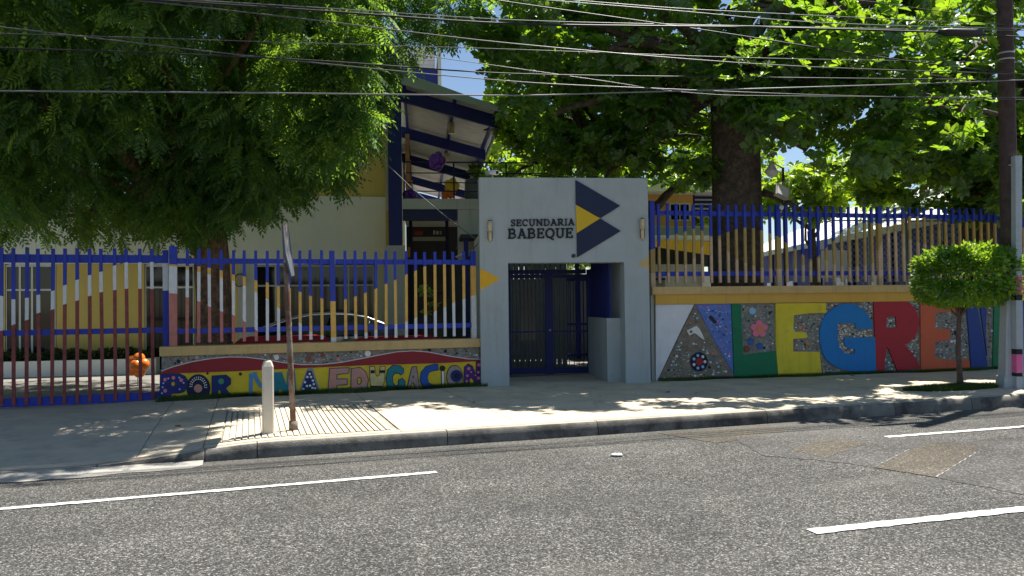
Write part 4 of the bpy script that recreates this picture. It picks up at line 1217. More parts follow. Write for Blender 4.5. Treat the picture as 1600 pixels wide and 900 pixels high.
def glazing(x0, x1, yt, yb, ytr, mull, frame_m, z0=None):
    f = MB()
    vf = VF + .02
    a, b = A.U(x0, vf), A.U(x1, vf)
    xm = (x0 + x1) / 2
    zb = A.Z(xm, yb, vf) if z0 is None else z0
    zt_ = min(A.Z(xm, yt, vf), ZE - .006)
    ztr = A.Z(xm, ytr, vf)
    w = .05
    us_ = [a, *[A.U(q, vf) for q in mull], b]
    for u in us_: f.fbox(A, u - w / 2 if u != a else a + .002, u + w / 2 if u != b else b - .002, vf, vf + .07, zb, zt_)
    for u0, u1 in zip(us_, us_[1:]):
        for z in (zb + w / 2, ztr, zt_ - w / 2): f.fbox(A, u0 + w / 2 + .001, u1 - w / 2 - .001, vf + .002, vf + .066, z - w / 2 + .001, z + w / 2 - .001)
    wf = f.build('window_frame', frame_m, bl)
    for u0, u1 in zip(us_, us_[1:]):
        for z0_, z1_ in ((zb + w, ztr - w / 2), (ztr + w / 2, zt_ - w)):
            MB().fbox(A, u0 + w / 2, u1 - w / 2, vf + .03, vf + .04, z0_, z1_).build('pane', 'glass_dark', wf)


glazing(9, 87, 414, 582, 453, [31, 50], 'frame_white', GZ)
glazing(227, 303, 414, 582, 449, [265], 'frame_white', GZ)
glazing(399, 585, 414, 532, 446, [431, 503, 545], 'frame_beige')
MB().fbox(A, A.U(399, VF), A.U(585, VF), VF + .01, VF + .25, GZ, A.Z(490, 532, VF) - .004).build('wall', 'wall_grey', bl)
# hose hanging on the wall
hp = A.hit(375, 438, VF)
hs = thing('garden_hose', A.pt(hp[0], VF - .05, hp[1]), 'coiled hose hanging on the grey wall beside the windows', 'hose')
mb = MB()
mb.tube([A.pt(hp[0] + .14 * math.cos(t * .4), VF - .05 - .0012 * t, hp[1] + .18 * math.sin(t * .4)) for t in range(48)], .014, 6)
mb.build('coil', 'recess', hs)
MB().fbox(A, hp[0] - .02, hp[0] + .02, VF - .06, VF - .002, hp[1] + .17, hp[1] + .21).build('hook', 'steel', hs)
# planter with a clipped hedge
plt = thing('planter', A.pt(A.U(110), 0, GZ), 'long white planter box below the yellow wall behind the gate', 'planter')
u0, u1 = A.U(-160, -.3), A.U(243, -.3)
zp = A.Z(110, 563, -.3)
MB().fbox(A, u0, u1, -.3, -.2, GZ, zp).build('front_wall', 'white', plt)
MB().fbox(A, u1 - .1, u1, -.197, .2, GZ, zp).build('end_wall', 'white', plt)
MB().fbox(A, u0, u1 - .103, -.197, .22, GZ, zp - .06).build('soil', 'earth', plt)


def quad_leaves(name, P0, size, m, parent=None, kind=None, aspect=.45, nrm=None, rng=NP, up=0.0):
    """leaf-shaped quads (diamonds folded on the midrib) at points P0"""
    n = len(P0)
    d = rng.normal(size=(n, 3))
    if nrm is not None: d = d * .7 + nrm
    d[:, 2] += up
    d /= np.linalg.norm(d, axis=1)[:, None]
    r = rng.normal(size=(n, 3))
    s = np.cross(d, r); s /= np.linalg.norm(s, axis=1)[:, None]
    t = np.cross(d, s)
    L_ = size * rng.uniform(.65, 1.25, n)[:, None]
    W = L_ * aspect * .5
    fold = t * (L_ * .10)
    v = np.empty((n, 4, 3))
    v[:, 0] = P0
    v[:, 1] = P0 + d * L_ * .52 + s * W + fold
    v[:, 2] = P0 + d * L_
    v[:, 3] = P0 + d * L_ * .52 - s * W + fold
    return np_mesh(name, v.reshape(-1, 3), 4, [(0, 1, 2), (0, 2, 3)], m, parent, kind)


hd = thing('hedge', A.pt(A.U(110), 0, zp), 'dark low clipped hedge growing in the white planter', 'hedge')
n = 9000
hu, hv, hh = NP.uniform(u0 + .05, u1 - .15, n), NP.uniform(-.2, .2, n), NP.uniform(-.06, .30, n)
hh *= .75 + .25 * np.sin(hu * 7) * np.sin(hu * 2.3)
pts = np.array(A.o)[None] + np.outer(hu, np.array(A.u)) + np.outer(hv, np.array(A.n)) + np.outer(hh + zp, [0, 0, 1])
quad_leaves('foliage', pts, .09, 'hedge', hd, up=.6)
mb = MB()
for k in range(26):
    u = lerp(u0 + .3, u1 - .3, k / 25)
    mb.tube([A.pt(u, 0, zp - .1), A.pt(u + .04, .03, zp + .15)], .012, 5)
mb.build('stems', 'bark_young', hd)


def balloons(loc, r, offs, m, lab, grp=None, name='balloon_cluster'):
    t = thing(name, loc - Vector((0, 0, r)), lab, 'balloons', grp)
    for o_ in offs:
        c = loc + Vector(o_) * r
        MB().ball(c, r * .82, 0, 14, 10, (1, 1, 1.08)).build('balloon', m, t)
    MB().ball(loc, r * .22, 0, 8, 6).build('knot', m, t)
    return t


FLO = [(.85, 0, .1), (.2, 0, .9), (-.75, .1, .5), (-.7, 0, -.5), (.2, .1, -.85), (0, -.55, 0)]
ob_ = D(215, 571, 18.4)
balloons(ob_, .165, FLO, 'balloon_orange', 'orange balloon flower behind the maroon gate bars')
MB().tube([Vector((ob_.x, ob_.y, GZ)), ob_ - Vector((0, 0, .14))], .012, 6).build('stick', 'white', bpy.data.objects['balloon_cluster'])

# ------------------------------------------------------------------ terrace block
ZD = 4.55                                       # deck height
tb = thing('terrace_block', T.pt(.6, .5, GZ), 'grey block with blue column, railed terrace and blue raftered canopy', 'building')
tu = lambda px, py=320, v=0: T.U(px, v, py)
cu0, cu1 = tu(607), tu(628)
MB().fbox(T, cu0, cu1, -.02, .36, GZ, 7.9).build('column', 'blue_dark', tb)
MB().fbox(T, tu(602, 450), tu(634, 450), -.12, -.03, GZ, T.Z(618, 384)).build('column_casing', 'wall_grey', tb)
zs0, zs1 = T.Z(690, 327), T.Z(690, 311)
MB().fbox(T, cu1 + .02, tu(752) + .6, -.05, .25, zs0, zs1).build('deck_edge', 'wall_grey', tb)
MB().fbox(T, cu1 + .02, tu(752) + .6, .253, 17, zs0 + .04, zs1 - .03).build('deck', 'wall_grey', tb)
MB().fbox(T, cu1 + .02, tu(714), .0, .22, T.Z(670, 344), zs0 - .003).build('beam', 'navy', tb)
MB().fbox(T, tu(715), tu(752) + .6, -.02, .24, GZ, zs0 - .003).build('wall', 'wall_grey', tb)
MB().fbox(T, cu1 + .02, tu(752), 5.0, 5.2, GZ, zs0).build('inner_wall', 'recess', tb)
MB().fbox(T, cu0 - .1, cu0, .4, 17, GZ, zs0).build('side_wall', 'wall_yellow', tb)
MB().fbox(T, cu0 - .1, cu0 + .15, .4, 17, zs0 + .003, 7.6).build('side_wall', 'wall_cream', tb)
# goods in the dark kiosk opening
for (x0, x1, y0, y1, m, nm) in [(648, 660, 360, 367, 'tail_red', 'sign_board'), (677, 680, 360, 366, 'white', 'poster'), (682, 685, 361, 366, 'white', 'poster'), (687, 690, 361, 366, 't_grey', 'poster'), (645, 696, 370, 376, 'frame_beige', 'shelf'), (637, 641, 386, 402, 't_orange', 'poster')]:
    pbox(T, x0, x1, y0, y1, 2.5, 2.6).build(nm, m, tb)
for u in (tu(642, 400, 2.5), tu(699, 400, 2.5)):
    MB().fbox(T, u - .05, u + .05, 2.62, 2.7, GZ, zs0).build('kiosk_post', 'navy', tb)
MB().fbox(T, tu(640, 400, 2.5), tu(700, 400, 2.5), 2.61, 2.66, 2.2, 2.26).build('shelf', 'navy', tb)
# stair string and hand rail at the right of the opening
MB().tube([T.pt(*(lambda h: (h[0], -.2, h[1]))(T.hit(712, 402, -.2))), T.pt(*(lambda h: (h[0], -.2, h[1]))(T.hit(756, 383, -.2)))], .03, 6).build('handrail', 'frame_white', tb)
MB().fpoly(T, pl(T, [(708, 412), (756, 390), (756, 540), (690, 540)], -.1), (), .0 - .03, -.1, 0, True).build('stair_string', 'recess', tb)
# terrace railing
rl = MB()
rail_px = [258, 267.5, 285, 298]
for i, y in enumerate([253, 270, 285, 298.5]):
    z = T.Z(690, y)
    rl.tube([T.pt(cu1 + .05, .05, z), T.pt(tu(745) + 2.2, .05, z)], .022 if i == 0 else .016, 6)
for px in (630, 708, 790):
    rl.tube([T.pt(tu(px) + .03, .05, zs1), T.pt(tu(px) + .03, .05, T.Z(690, 253))], .024, 6)
rl.build('railing', 'navy', tb)

# canopy: corrugated sheet on blue rafters, falling to the right
DW = 2.75
cv = [0.0, 4.9, 9.8, 15.0, 20.0]
zl0 = T.Z(628, 150)                             # underside at the left, front
drop = .27                                      # fall per metre to the right


def cz(u): return zl0 - drop * (u - cu1)


uR_ = cu1 + DW
cn = thing('terrace_canopy', T.pt(cu1 + 1.2, .3, zs1), 'corrugated canopy roof on blue rafters over the upper terrace', 'canopy')
# sheet with ridges running across
ns = 110
vs, fs = [], []
for i in range(ns + 1):
    v = lerp(-.75, 20.3, i / ns)
    h = .03 if i % 2 else 0.0
    vs += [T.pt(cu1 - .35, v, cz(cu1 - .35) + .32 + h), T.pt(uR_ + .05, v, cz(uR_ + .05) + .32 + h)]
for i in range(ns): fs.append((2 * i, 2 * i + 1, 2 * i + 3, 2 * i + 2))
MB().add(vs, fs).build('roof_sheet', 'roof_metal', cn)
for v in cv:
    q = [(cu1 - .2, v), (uR_ - .02, v), (uR_ - .02, v + .12), (cu1 - .2, v + .12)]
    MB().hexa([T.pt(a, b, cz(a) - .14) for a, b in q] + [T.pt(a, b, cz(a) + .22) for a, b in q]).build('rafter', 'blue_dark', cn)
for a in (cu1 + .05, cu1 + DW * .52, uR_ - .16):
    q = [(a, -.6), (a + .09, -.6), (a + .09, 20.2), (a, 20.2)]
    MB().hexa([T.pt(u, v, cz(u) + .225) for u, v in q] + [T.pt(u, v, cz(u) + .30) for u, v in q]).build('purlin', 'blue_dark', cn)
q = [(cu1 - .4, -.82), (uR_ + .1, -.82), (uR_ + .1, -.78), (cu1 - .4, -.78)]
MB().hexa([T.pt(u, v, cz(u) + .12) for u, v in q] + [T.pt(u, v, cz(u) + .46 - .08 * (u - cu1)) for u, v in q]).build('fascia', 'fascia', cn)
q = [(uR_ + .06, -.78), (uR_ + .10, -.78), (uR_ + .10, 20.3), (uR_ + .06, 20.3)]
MB().hexa([T.pt(u, v, cz(u) + .16) for u, v in q] + [T.pt(u, v, cz(u) + .40) for u, v in q]).build('gutter_board', 'fascia', cn)
for v in (4.9, 9.8, 15.0, 20.0):
    MB().fbox(T, cu1 + .02, cu1 + .16, v - .06, v + .06 - .062, zs1 - .03, cz(cu1) - .02).build('post', 'timber', cn)
for v in (2.4, 7.4):
    a = cu1 + DW * .54
    MB().tube([T.pt(a, v, cz(a) + .22), T.pt(a, v, cz(a) - .12)], .10, 10).build('pendant_lamp', 'lamp_cream', cn)
# second, higher roof behind
hr = thing('upper_roof', T.pt(T.U(665, 8, 100), 8, 8), 'higher blue edged roof end behind the terrace canopy', 'roof')
za, zb_, zc_ = T.Z(665, 132, 8), T.Z(665, 108, 8), T.Z(665, 88, 8)
ur0, ur1 = T.U(560, 8, 110), T.U(684, 8, 110)
MB().fbox(T, ur0, ur1 - .02, 8.0, 14, zb_ - .55, zb_).build('edge_beam', 'blue_dark', hr)
mb = MB()
for k in range(5):
    mb.fbox(T, ur0, ur1 - .1, 8.05 + .01 * k, 14, zb_ + .01 + k * .17, zb_ + .165 + k * .17)
mb.build('cladding', 'roof_metal', hr)
MB().fbox(T, ur1, ur1 + .13, 7.95, 14, 8.0, zb_ + .9).build('corner_post', 'frame_beige', hr)
MB().fbox(T, ur0, ur1 - .02, 8.2, 14, 8.0, zb_ - .553).build('wall', 'roof_metal', hr)
MB().fbox(T, ur0, cu0 - .15, 8.2, 14, GZ, 7.997).build('wall', 'wall_cream', hr)

# balloons and barrel on the terrace
def tp(px, py, v): h = T.hit(px, py, v); return T.pt(h[0], v, h[1])
balloons(tp(683, 252, -.12), .15, FLO, 'balloon_purple', 'big purple balloon flower tied to the terrace railing top')
balloons(tp(640, 307, .5), .13, FLO[:4], 'balloon_purple', 'purple balloons low on the terrace beside the blue column')
balloons(tp(706, 291, .5), .135, FLO[:5], 'balloon_yellow', 'yellow balloon flower on the terrace behind the railing')
balloons(tp(699, 306, .45), .11, FLO[:4], 'balloon_orange', 'small orange balloons on the terrace below the yellow ones')
bq = T.U(738, .9, 300)
br = thing('water_tank', T.pt(bq, .9, zs1 - .03), 'dark grey cylindrical tank standing on the terrace', 'tank')
zk = T.Z(738, 279, .9)
MB().tube([T.pt(bq, .9, zs1 - .03), T.pt(bq, .9, zk - .12), T.pt(bq, .9, zk - .03), T.pt(bq, .9, zk)], [.22, .22, .16, .05], 16).build('tank_body', 'barrel_grey', br)
MB().tube([T.pt(bq, .9, zk - .001), T.pt(bq, .9, zk + .06)], .05, 10).build('tank_cap', 'steel', br)

# ------------------------------------------------------------------ red benches and the car behind the left fence
for i, (x0, x1, lab) in enumerate([(362, 522, 'red rounded low bench wall behind the fence, under the tree trunk'), (545, 697, 'red rounded low bench wall behind the fence, nearest the portal')]):
    v = .9
    zt_ = L.Z((x0 + x1) / 2, 525, v)
    u0, u1 = L.U(x0, v), L.U(x1, v)
    r_ = thing('low_bench_wall', L.pt((u0 + u1) / 2, v, GZ), lab, 'bench', 'red bench walls')
    prof = [(u0, GZ), (u1, GZ)] + [(u1 - .35 + .35 * math.cos(a), zt_ - .25 + .25 * math.sin(a)) for a in (0, .5, 1, 1.57)] + [(u0 + .35 + .35 * math.cos(a), zt_ - .25 + .25 * math.sin(a)) for a in (1.57, 2.1, 2.6, 3.14)]
    MB().fpoly(L, prof, (), v + .3, v, 0, True).build('body', 'red_paint', r_)
    MB().fbox(L, u0 + .1, u1 - .1, v - .03, v - .002, GZ, GZ + .3).build('plinth', 'concrete_old', r_)

VC = 1.75
CR = Fr(L.pt(L.U(520, VC), VC, 0), 18.0)        # car frame: u along the car, v across
car = thing('parked_car', CR.pt(0, .85, GZ), 'dark parked saloon car with bright roof trim behind the picket fence', 'car')


def carz(px, py): return L.Z(px, py, VC)


cs = lambda px: L.U(px, VC) - L.U(520, VC)
zroof = carz(520, 489)
k_ = (zroof - GZ) / 1.46
belt = GZ + 1.0 * k_
uf, ub_ = cs(372), cs(668)
# lower body: stations along u, rounded cross-section
st = []
Lc = ub_ - uf
for t, zt_, zb2, hw in [(0, .62, .34, .70), (.02, .74, .26, .80), (.10, .90, .20, .86), (.25, .97, .19, .88), (.5, 1.0, .18, .89), (.75, 1.0, .19, .88), (.90, .97, .2, .86), (.98, .90, .28, .80), (1, .75, .36, .72)]:
    u = uf + Lc * t
    zt_, zb2 = GZ + zt_ * k_, GZ + zb2 * k_
    prof = [(-hw * .9, zb2), (-hw, lerp(zb2, zt_, .35)), (-hw * .99, lerp(zb2, zt_, .75)), (-hw * .9, zt_ - .02), (-hw * .6, zt_), (hw * .6, zt_), (hw * .9, zt_ - .02), (hw * .99, lerp(zb2, zt_, .75)), (hw, lerp(zb2, zt_, .35)), (hw * .9, zb2)]
    st.append([CR.pt(u, .89 + a, b) for a, b in prof])
mb = MB()
m = 10
mb.add([p for s in st for p in s], [(i * m + k, (i + 1) * m + k, (i + 1) * m + (k + 1) % m, i * m + (k + 1) % m) for i in range(len(st) - 1) for k in range(m)], 0, True)
mb.add(st[0], [tuple(reversed(range(m)))]); mb.add(st[-1], [tuple(range(m))])
mb.build('body', 'car_paint', car)
rp = [(405, 516), (428, 506), (455, 496.5), (490, 490), (520, 488.6), (550, 489.5), (578, 494), (600, 503), (622, 513.5)]
st = []
for x, y in rp:
    z = max(belt + .02, carz(x, y))
    hw = lerp(.80, .60, min(1, (z - belt) / (zroof - belt)))
    u = cs(x)
    st.append([CR.pt(u, .89 - .80, belt - .05), CR.pt(u, .89 - hw - .02, z - .07), CR.pt(u, .89 - hw + .10, z), CR.pt(u, .89, z + .02), CR.pt(u, .89 + hw - .10, z), CR.pt(u, .89 + hw + .02, z - .07), CR.pt(u, .89 + .80, belt - .05)])
m = 7
mb = MB()
mb.add([p for s in st for p in s], [(i * m + k, (i + 1) * m + k, (i + 1) * m + k + 1, i * m + k + 1) for i in range(len(st) - 1) for k in range(m - 1)], 0, True)
mb.build('cabin', 'glass_dark', car)
mb = MB()
mb.tube([Vector(s[1]) * .5 + Vector(s[2]) * .5 + CR.n * -.012 for s in st], .020, 6)
mb.build('roof_highlight', 'chrome', car)  # chrome strip stands in for the bright highlight along the roof edge
for x in (465, 517, 572):
    i_ = min(range(len(rp)), key=lambda i: abs(rp[i][0] - x))
    s = st[i_]
    MB().tube([Vector(s[0]) - CR.n * .01, Vector(s[1]) - CR.n * .01], .035, 6).build('pillar', 'car_paint', car)
for t in (.2, .8):
    for v in (.08, 1.70):
        c = CR.pt(uf + Lc * t, v, GZ + .31)
        w = MB().tube([c - CR.n * .10, c + CR.n * .10], .31, 20).build('wheel', 'tyre', car)
        MB().tube([c - CR.n * .112, c + CR.n * .112], .19, 14).build('rim', 'steel', w)
for v in (.28, 1.5):
    MB().ball(CR.pt(uf + .06, v, GZ + .68 * k_), .10, 0, 10, 6, (.7, 1.2, .7)).build('tail_light', 'tail_red', car)
    MB().ball(CR.pt(ub_ - .08, v, GZ + .70 * k_), .10, 0, 10, 6, (.7, 1.4, .7)).build('headlight', 'chrome', car)
MB().ball(CR.pt(cs(602), -.02, belt + .04), .09, 0, 8, 6, (.8, 1, .7)).build('wing_mirror', 'car_paint', car)

# ------------------------------------------------------------------ background on the right
B = Fr(D(1075, 440, 27.0), 10.0)
bb = thing('yellow_block', B.pt(0, .5, GZ), 'cream and orange school block with white roof edge behind the tree trunks', 'building')
def bpart(nm, m, x0, x1, yt, yb, v0, v1): return pbox(B, x0, x1, yt, yb, v0, v1).build(nm, m, bb)
bpart('roof', 'white_roof', 985, 1150, 287, 299, -.8, 6)
bpart('wall', 'wall_orange', 985, 1083, 299.5, 352, .0, .3)
bpart('louvre_panel', 'blue_dark', 1084, 1150, 299.5, 338, -.02, .28)
for k in range(5): pbox(B, 1086, 1148, 304 + 7 * k, 306.5 + 7 * k, -.06, -.022).build('slat', 't_grey', bb)
wf = bpart('window_frame', 'frame_white', 1046, 1079, 317, 345, -.05, -.01)
pbox(B, 1048.5, 1061.5, 319.5, 343, -.06, -.055).build('pane', 'glass_dark', wf)
pbox(B, 1063.5, 1076.5, 319.5, 343, -.06, -.055).build('pane', 'glass_dark', wf)
bpart('wall', 'wall_cream', 985, 1150, 352.5, 366, -.03, .3)
bpart('ledge', 'fascia', 985, 1113, 355, 367, -.6, -.04)
bpart('ledge', 'white', 985, 1113, 367.5, 377, -.9, -.05)
mb = MB()
ay = [B.hit(985, 372, -.95), B.hit(1113, 378, -.95), B.hit(1113, 399, -.95), B.hit(985, 380, -.95)]
mb.fpoly(B, ay, (), -.91, -.95, 0, True).build('awning', 'awning_yellow', bb)
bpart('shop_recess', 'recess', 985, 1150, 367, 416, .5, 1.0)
bpart('wall', 'wall_grey', 985, 1097, 413, 452, -.3, .2)
bpart('cabinet', 'white', 1097.5, 1112, 429, 452, -1.6, -1.2)
for i, o_ in enumerate((994, 1108)): bpart('post', 'navy', o_, o_ + 3.5, 378, 452, -.85, -.75)

# long shed whose bright roof rises to the right
XE, XR, ZEV, ZRG = 13.2, 20.5, 4.42, 7.4
sh = thing('long_shed', (XE + 3, 34, GZ), 'long open shed with bright white metal roof behind right fence', 'building')
n = 60
vs, fs = [], []
for i in range(n + 1):
    y = lerp(21.5, 49, i / n)
    h = .03 if i % 2 else 0
    vs += [(XE, y, ZEV + h), (XR, y, ZRG + h), (XR + 7.3, y, ZEV + h)]
for i in range(n):
    for k in (0, 1): fs.append((3 * i + k, 3 * i + k + 1, 3 * i + 3 + k + 1, 3 * i + 3 + k))
MB().add(vs, fs).build('roof_sheet', 'white_roof', sh)
MB().hexa([(XE - .03, 21.4, ZEV - .22), (XE + .05, 21.4, ZEV - .22), (XE + .05, 49, ZEV - .22), (XE - .03, 49, ZEV - .22), (XE - .03, 21.4, ZEV - .004), (XE + .05, 21.4, ZEV - .004), (XE + .05, 49, ZEV - .004), (XE - .03, 49, ZEV - .004)]).build('eave_board', 'fascia', sh)
for k in range(9):
    y = 21.8 + k * 3.3
    MB().hexa([(XE + .3, y, GZ), (XE + .45, y, GZ), (XE + .45, y + .15, GZ), (XE + .3, y + .15, GZ), (XE + .3, y, ZEV - .05), (XE + .45, y, ZEV), (XE + .45, y + .15, ZEV), (XE + .3, y + .15, ZEV - .05)]).build('post', 'blue_dark', sh)
    MB().hexa([(XE + 1.6, y + .3, 1.3), (XE + 1.64, y + .3, 1.3), (XE + 1.64, y + 1.5, 1.3), (XE + 1.6, y + 1.5, 1.3), (XE + 1.6, y + .3, 2.9), (XE + 1.64, y + .3, 2.9), (XE + 1.64, y + 1.5, 2.9), (XE + 1.6, y + 1.5, 2.9)]).build('window', 'frame_white', sh)
MB().hexa([(XE + 1.7, 21.6, GZ), (XE + 2, 21.6, GZ), (XE + 2, 49, GZ), (XE + 1.7, 49, GZ), (XE + 1.7, 21.6, ZEV + .5), (XE + 2, 21.6, ZEV + .5), (XE + 2, 49, ZEV + .5), (XE + 1.7, 49, ZEV + .5)]).build('wall', 'shed_blue', sh)
MB().add([(XE + .1, 21.6, GZ), (XR * 2 - XE - .1, 21.6, GZ), (XR * 2 - XE - .1, 21.6, ZEV), (XR, 21.6, ZRG - .1), (XE + .1, 21.6, ZEV)], [(0, 1, 2, 3, 4)]).build('gable_wall', 'wall_pale', sh)

# chain-link fence
CL = Fr(D(1330, 440, 20.8), 10.0)
cl = thing('chain_link_fence', CL.pt(CL.U(1420), 0, GZ), 'silver chain link fence with steel posts behind right picket fence', 'fence')
c0, c1 = CL.U(1300), CL.U(1520)
zc_t, zc_b = CL.Z(1420, 345), CL.Z(1420, 446)
mb = MB()
stp = .16
hgt = zc_t - zc_b
k = int((c1 - c0 + hgt) / stp)
for i in range(k):
    for s in (1, -1):
        a = c0 - hgt + i * stp if s > 0 else c0 + i * stp
        p0, p1 = (a, zc_b), (a + s * hgt, zc_t)
        ts = []
        lo, hi = 0.0, 1.0
        for lim, sg_ in ((c0, 1), (c1, -1)):
            pass
        ua_, ub2 = p0[0], p1[0]
        t0, t1 = 0.0, 1.0
        d_ = ub2 - ua_
        ta, tb_ = (c0 - ua_) / d_, (c1 - ua_) / d_
        t0, t1 = max(0, min(ta, tb_)), min(1, max(ta, tb_))
        if t1 - t0 < .02: continue
        A_ = CL.pt(ua_ + d_ * t0, .004 * s, zc_b + hgt * t0); B_ = CL.pt(ua_ + d_ * t1, .004 * s, zc_b + hgt * t1)
        mb.tube([A_, B_], .0045, 3, caps=False, smooth=False)
mb.build('wire_mesh', 'steel', cl)
for px in (1305, 1362, 1420, 1478, 1518):
    MB().tube([CL.pt(CL.U(px), .03, GZ), CL.pt(CL.U(px), .03, zc_t + .08)], .035, 8).build('post', 'steel', cl)
for z in (zc_b + .4, zc_t):
    MB().tube([CL.pt(c0, .02, z), CL.pt(c1, .02, z)], .022, 6).build('rail', 'steel', cl)
MB().tube([CL.pt(CL.U(1299), -.05, CL.Z(1299, 372)), CL.pt(CL.U(1331), -.05, CL.Z(1331, 442))], .03, 6).build('brace', 'frame_white', cl)
# notice board
nb = thing('notice_board', CL.pt(CL.U(1303), -.4, GZ), 'pale notice board on two legs behind the right picket fence', 'sign')
pbox(CL, 1284, 1324, 391, 434, -.42, -.38).build('board', 'wall_pale', nb)
pbox(CL, 1279, 1292, 376, 390, -.42, -.38).build('board', 'white', nb)
for px in (1287, 1320): pbox(CL, px - 1, px + 1, 391, 450, -.375, -.34, z0=GZ).build('leg', 'steel', nb)

# lamps on a thin mast behind the right fence
ms = R.U(1226, 1.0, 400)
mt = thing('lamp_mast', R.pt(ms, 1.0, GZ), 'thin mast carrying a floodlight and a white bell lamp above right fence', 'lamp')
MB().tube([R.pt(ms, 1.0, GZ), R.pt(ms, 1.0, R.Z(1224, 262, 1.0))], .03, 8).build('mast', 'pole_wood', mt)
h = R.hit(1221, 300, .8)
c = R.pt(h[0], .8, h[1])
fr_ = Matrix.Rotation(math.radians(22), 3, R.n) @ Matrix.Rotation(math.radians(-25), 3, R.u)
mb = MB()
hx = [fr_ @ (R.u * a + R.n * b + Vector((0, 0, z))) + c for a, b, z in [(-.19, -.05, -.17), (.19, -.05, -.17), (.15, .08, -.13), (-.15, .08, -.13), (-.19, -.05, .17), (.19, -.05, .17), (.15, .08, .13), (-.15, .08, .13)]]
mb.hexa(hx)
fl_ = mb.build('floodlight', 'frame_beige', mt)
MB().hexa([fr_ @ (R.u * a + R.n * b + Vector((0, 0, z))) + c for a, b, z in [(-.15, -.06, -.13), (.15, -.06, -.13), (.15, -.052, -.13), (-.15, -.052, -.13), (-.15, -.06, .13), (.15, -.06, .13), (.15, -.052, .13), (-.15, -.052, .13)]]).build('lamp_glass', 'frame_white', fl_)
MB().tube([c + R.n * .05, R.pt(ms, 1.0, h[1] + .05)], .02, 6).build('bracket', 'steel', mt)
h = R.hit(1206, 268, .9)
c = R.pt(h[0], .9, h[1])
MB().tube([c + Vector((0, 0, .24)), c + Vector((0, 0, .10)), c + Vector((0, 0, .02)), c, c - Vector((0, 0, .12)), c - Vector((0, 0, .15))], [.04, .10, .15, .17, .08, .02], 14).build('bell_lamp', 'frame_white', mt)
MB().tube([c + Vector((0, 0, .22)), R.pt(ms, 1.0, h[1] + .10)], .018, 6).build('bracket', 'steel', mt)
MB().ball(R.pt(*(lambda q: (q[0], .05, q[1]))(R.hit(1221, 324, .05))), .055).build('sensor', 'frame_white', mt)

# ------------------------------------------------------------------ things on the pavement
def gz(px, py):
    z = SW
    for _ in range(4):
        p = G(px, py, z); u, v = K.uv(p); z = side_z(u, v)
    return p


# bollard
b0 = gz(419, 677); b0.z += .003
hb = D(419, 562, b0.y).z - b0.z
bo = thing('bollard', b0, 'short cream concrete bollard with pyramid top on the grooved pavement', 'bollard')
mb = MB()
w = .075
st = []
for z, k, ch in [(0, 1.08, .016), (.03, 1.02, .016), (hb - .09, .98, .016), (hb - .03, .72, .02), (hb, .34, .012)]:
    ww = w * k
    q = [(-ww + ch, -ww), (ww - ch, -ww), (ww, -ww + ch), (ww, ww - ch), (ww - ch, ww), (-ww + ch, ww), (-ww, ww - ch), (-ww, -ww + ch)]
    st.append([b0 + K.u * a + K.n * b + Vector((0, 0, z)) for a, b in q])
mb.add([p for s in st for p in s], [(i * 8 + k, i * 8 + (k + 1) % 8, (i + 1) * 8 + (k + 1) % 8, (i + 1) * 8 + k) for i in range(len(st) - 1) for k in range(8)])
mb.add(st[-1], [tuple(range(8))])
mb.build('shaft', 'bollard_paint', bo)
MB().tube([b0 - Vector((0, 0, .01)), b0 + Vector((0, 0, .006))], .11, 14).build('footing', 'concrete_old', bo)
# rusty sign post, plate turned edge-on
s0 = gz(458.5, 672); s0.z += .003
yt = s0.y
top = D(444, 351, yt - .05)
sp = thing('sign_post', s0, 'rusty leaning steel post with a bent sign plate seen edge on', 'sign post')
dirp = (top - s0)
mid = s0 + dirp * .5
MB().tube([s0 - Vector((0, 0, .01)), s0 + Vector((0, 0, .12))], .062, 10).build('base_sleeve', 'rust', sp)
MB().tube([s0, s0 + dirp * .33, s0 + dirp * .66, top], [.041, .039, .037, .033], 10, jitter=.03, rs=rnd).build('post', 'rust', sp)
a, b = D(441, 352, yt - .30), D(449, 352, yt + .34)
c, d = D(454.5, 432, yt - .32), D(459, 430, yt + .34)
m1, m2 = D(445, 395, yt - .32), D(454.5, 392, yt + .36)
tt = Vector((.012, 0, 0))
mb = MB()
mb.hexa([c - tt, c + tt, d + tt, d - tt, m1 - tt, m1 + tt, m2 + tt, m2 - tt])
mb.hexa([m1 - tt, m1 + tt, m2 + tt, m2 - tt, a - tt, a + tt, b + tt, b - tt])
mb.build('sign_plate', 'zinc', sp)
for q in (.82, .93): MB().ball(s0 + dirp * q + Vector((0, -.045, 0)), .014).build('bolt', 'steel', sp)

# concrete utility pole with timber extension
c0_ = gz(1578, 605); c0_.z += .003
up = thing('utility_pole', c0_, 'tall utility pole with concrete foot and dark timber shaft beside young tree', 'pole')
pz = lambda px, py: D(px, py, c0_.y).z
pxw = lambda a, b, py: (D(a, py, c0_.y).x, D(b, py, c0_.y).x)
st = []
for py, a, b in [(605, 1561.5, 1595), (588, 1563, 1595), (586, 1565, 1594), (480, 1567.5, 1593), (362, 1571, 1590)]:
    x0, x1 = pxw(a, b, py)
    z = pz(1578, py) if py != 605 else c0_.z
    cx, hw = (x0 + x1) / 2, (x1 - x0) / 2
    ch = .03
    q = [(-hw + ch, -hw), (hw - ch, -hw), (hw, -hw + ch), (hw, hw - ch), (hw - ch, hw), (-hw + ch, hw), (-hw, hw - ch), (-hw, -hw + ch)]
    st.append([Vector((cx + u_, c0_.y + v_ * .8, z)) for u_, v_ in q])
mb = MB()
mb.add([p for s in st for p in s], [(i * 8 + k, i * 8 + (k + 1) % 8, (i + 1) * 8 + (k + 1) % 8, (i + 1) * 8 + k) for i in range(len(st) - 1) for k in range(8)])
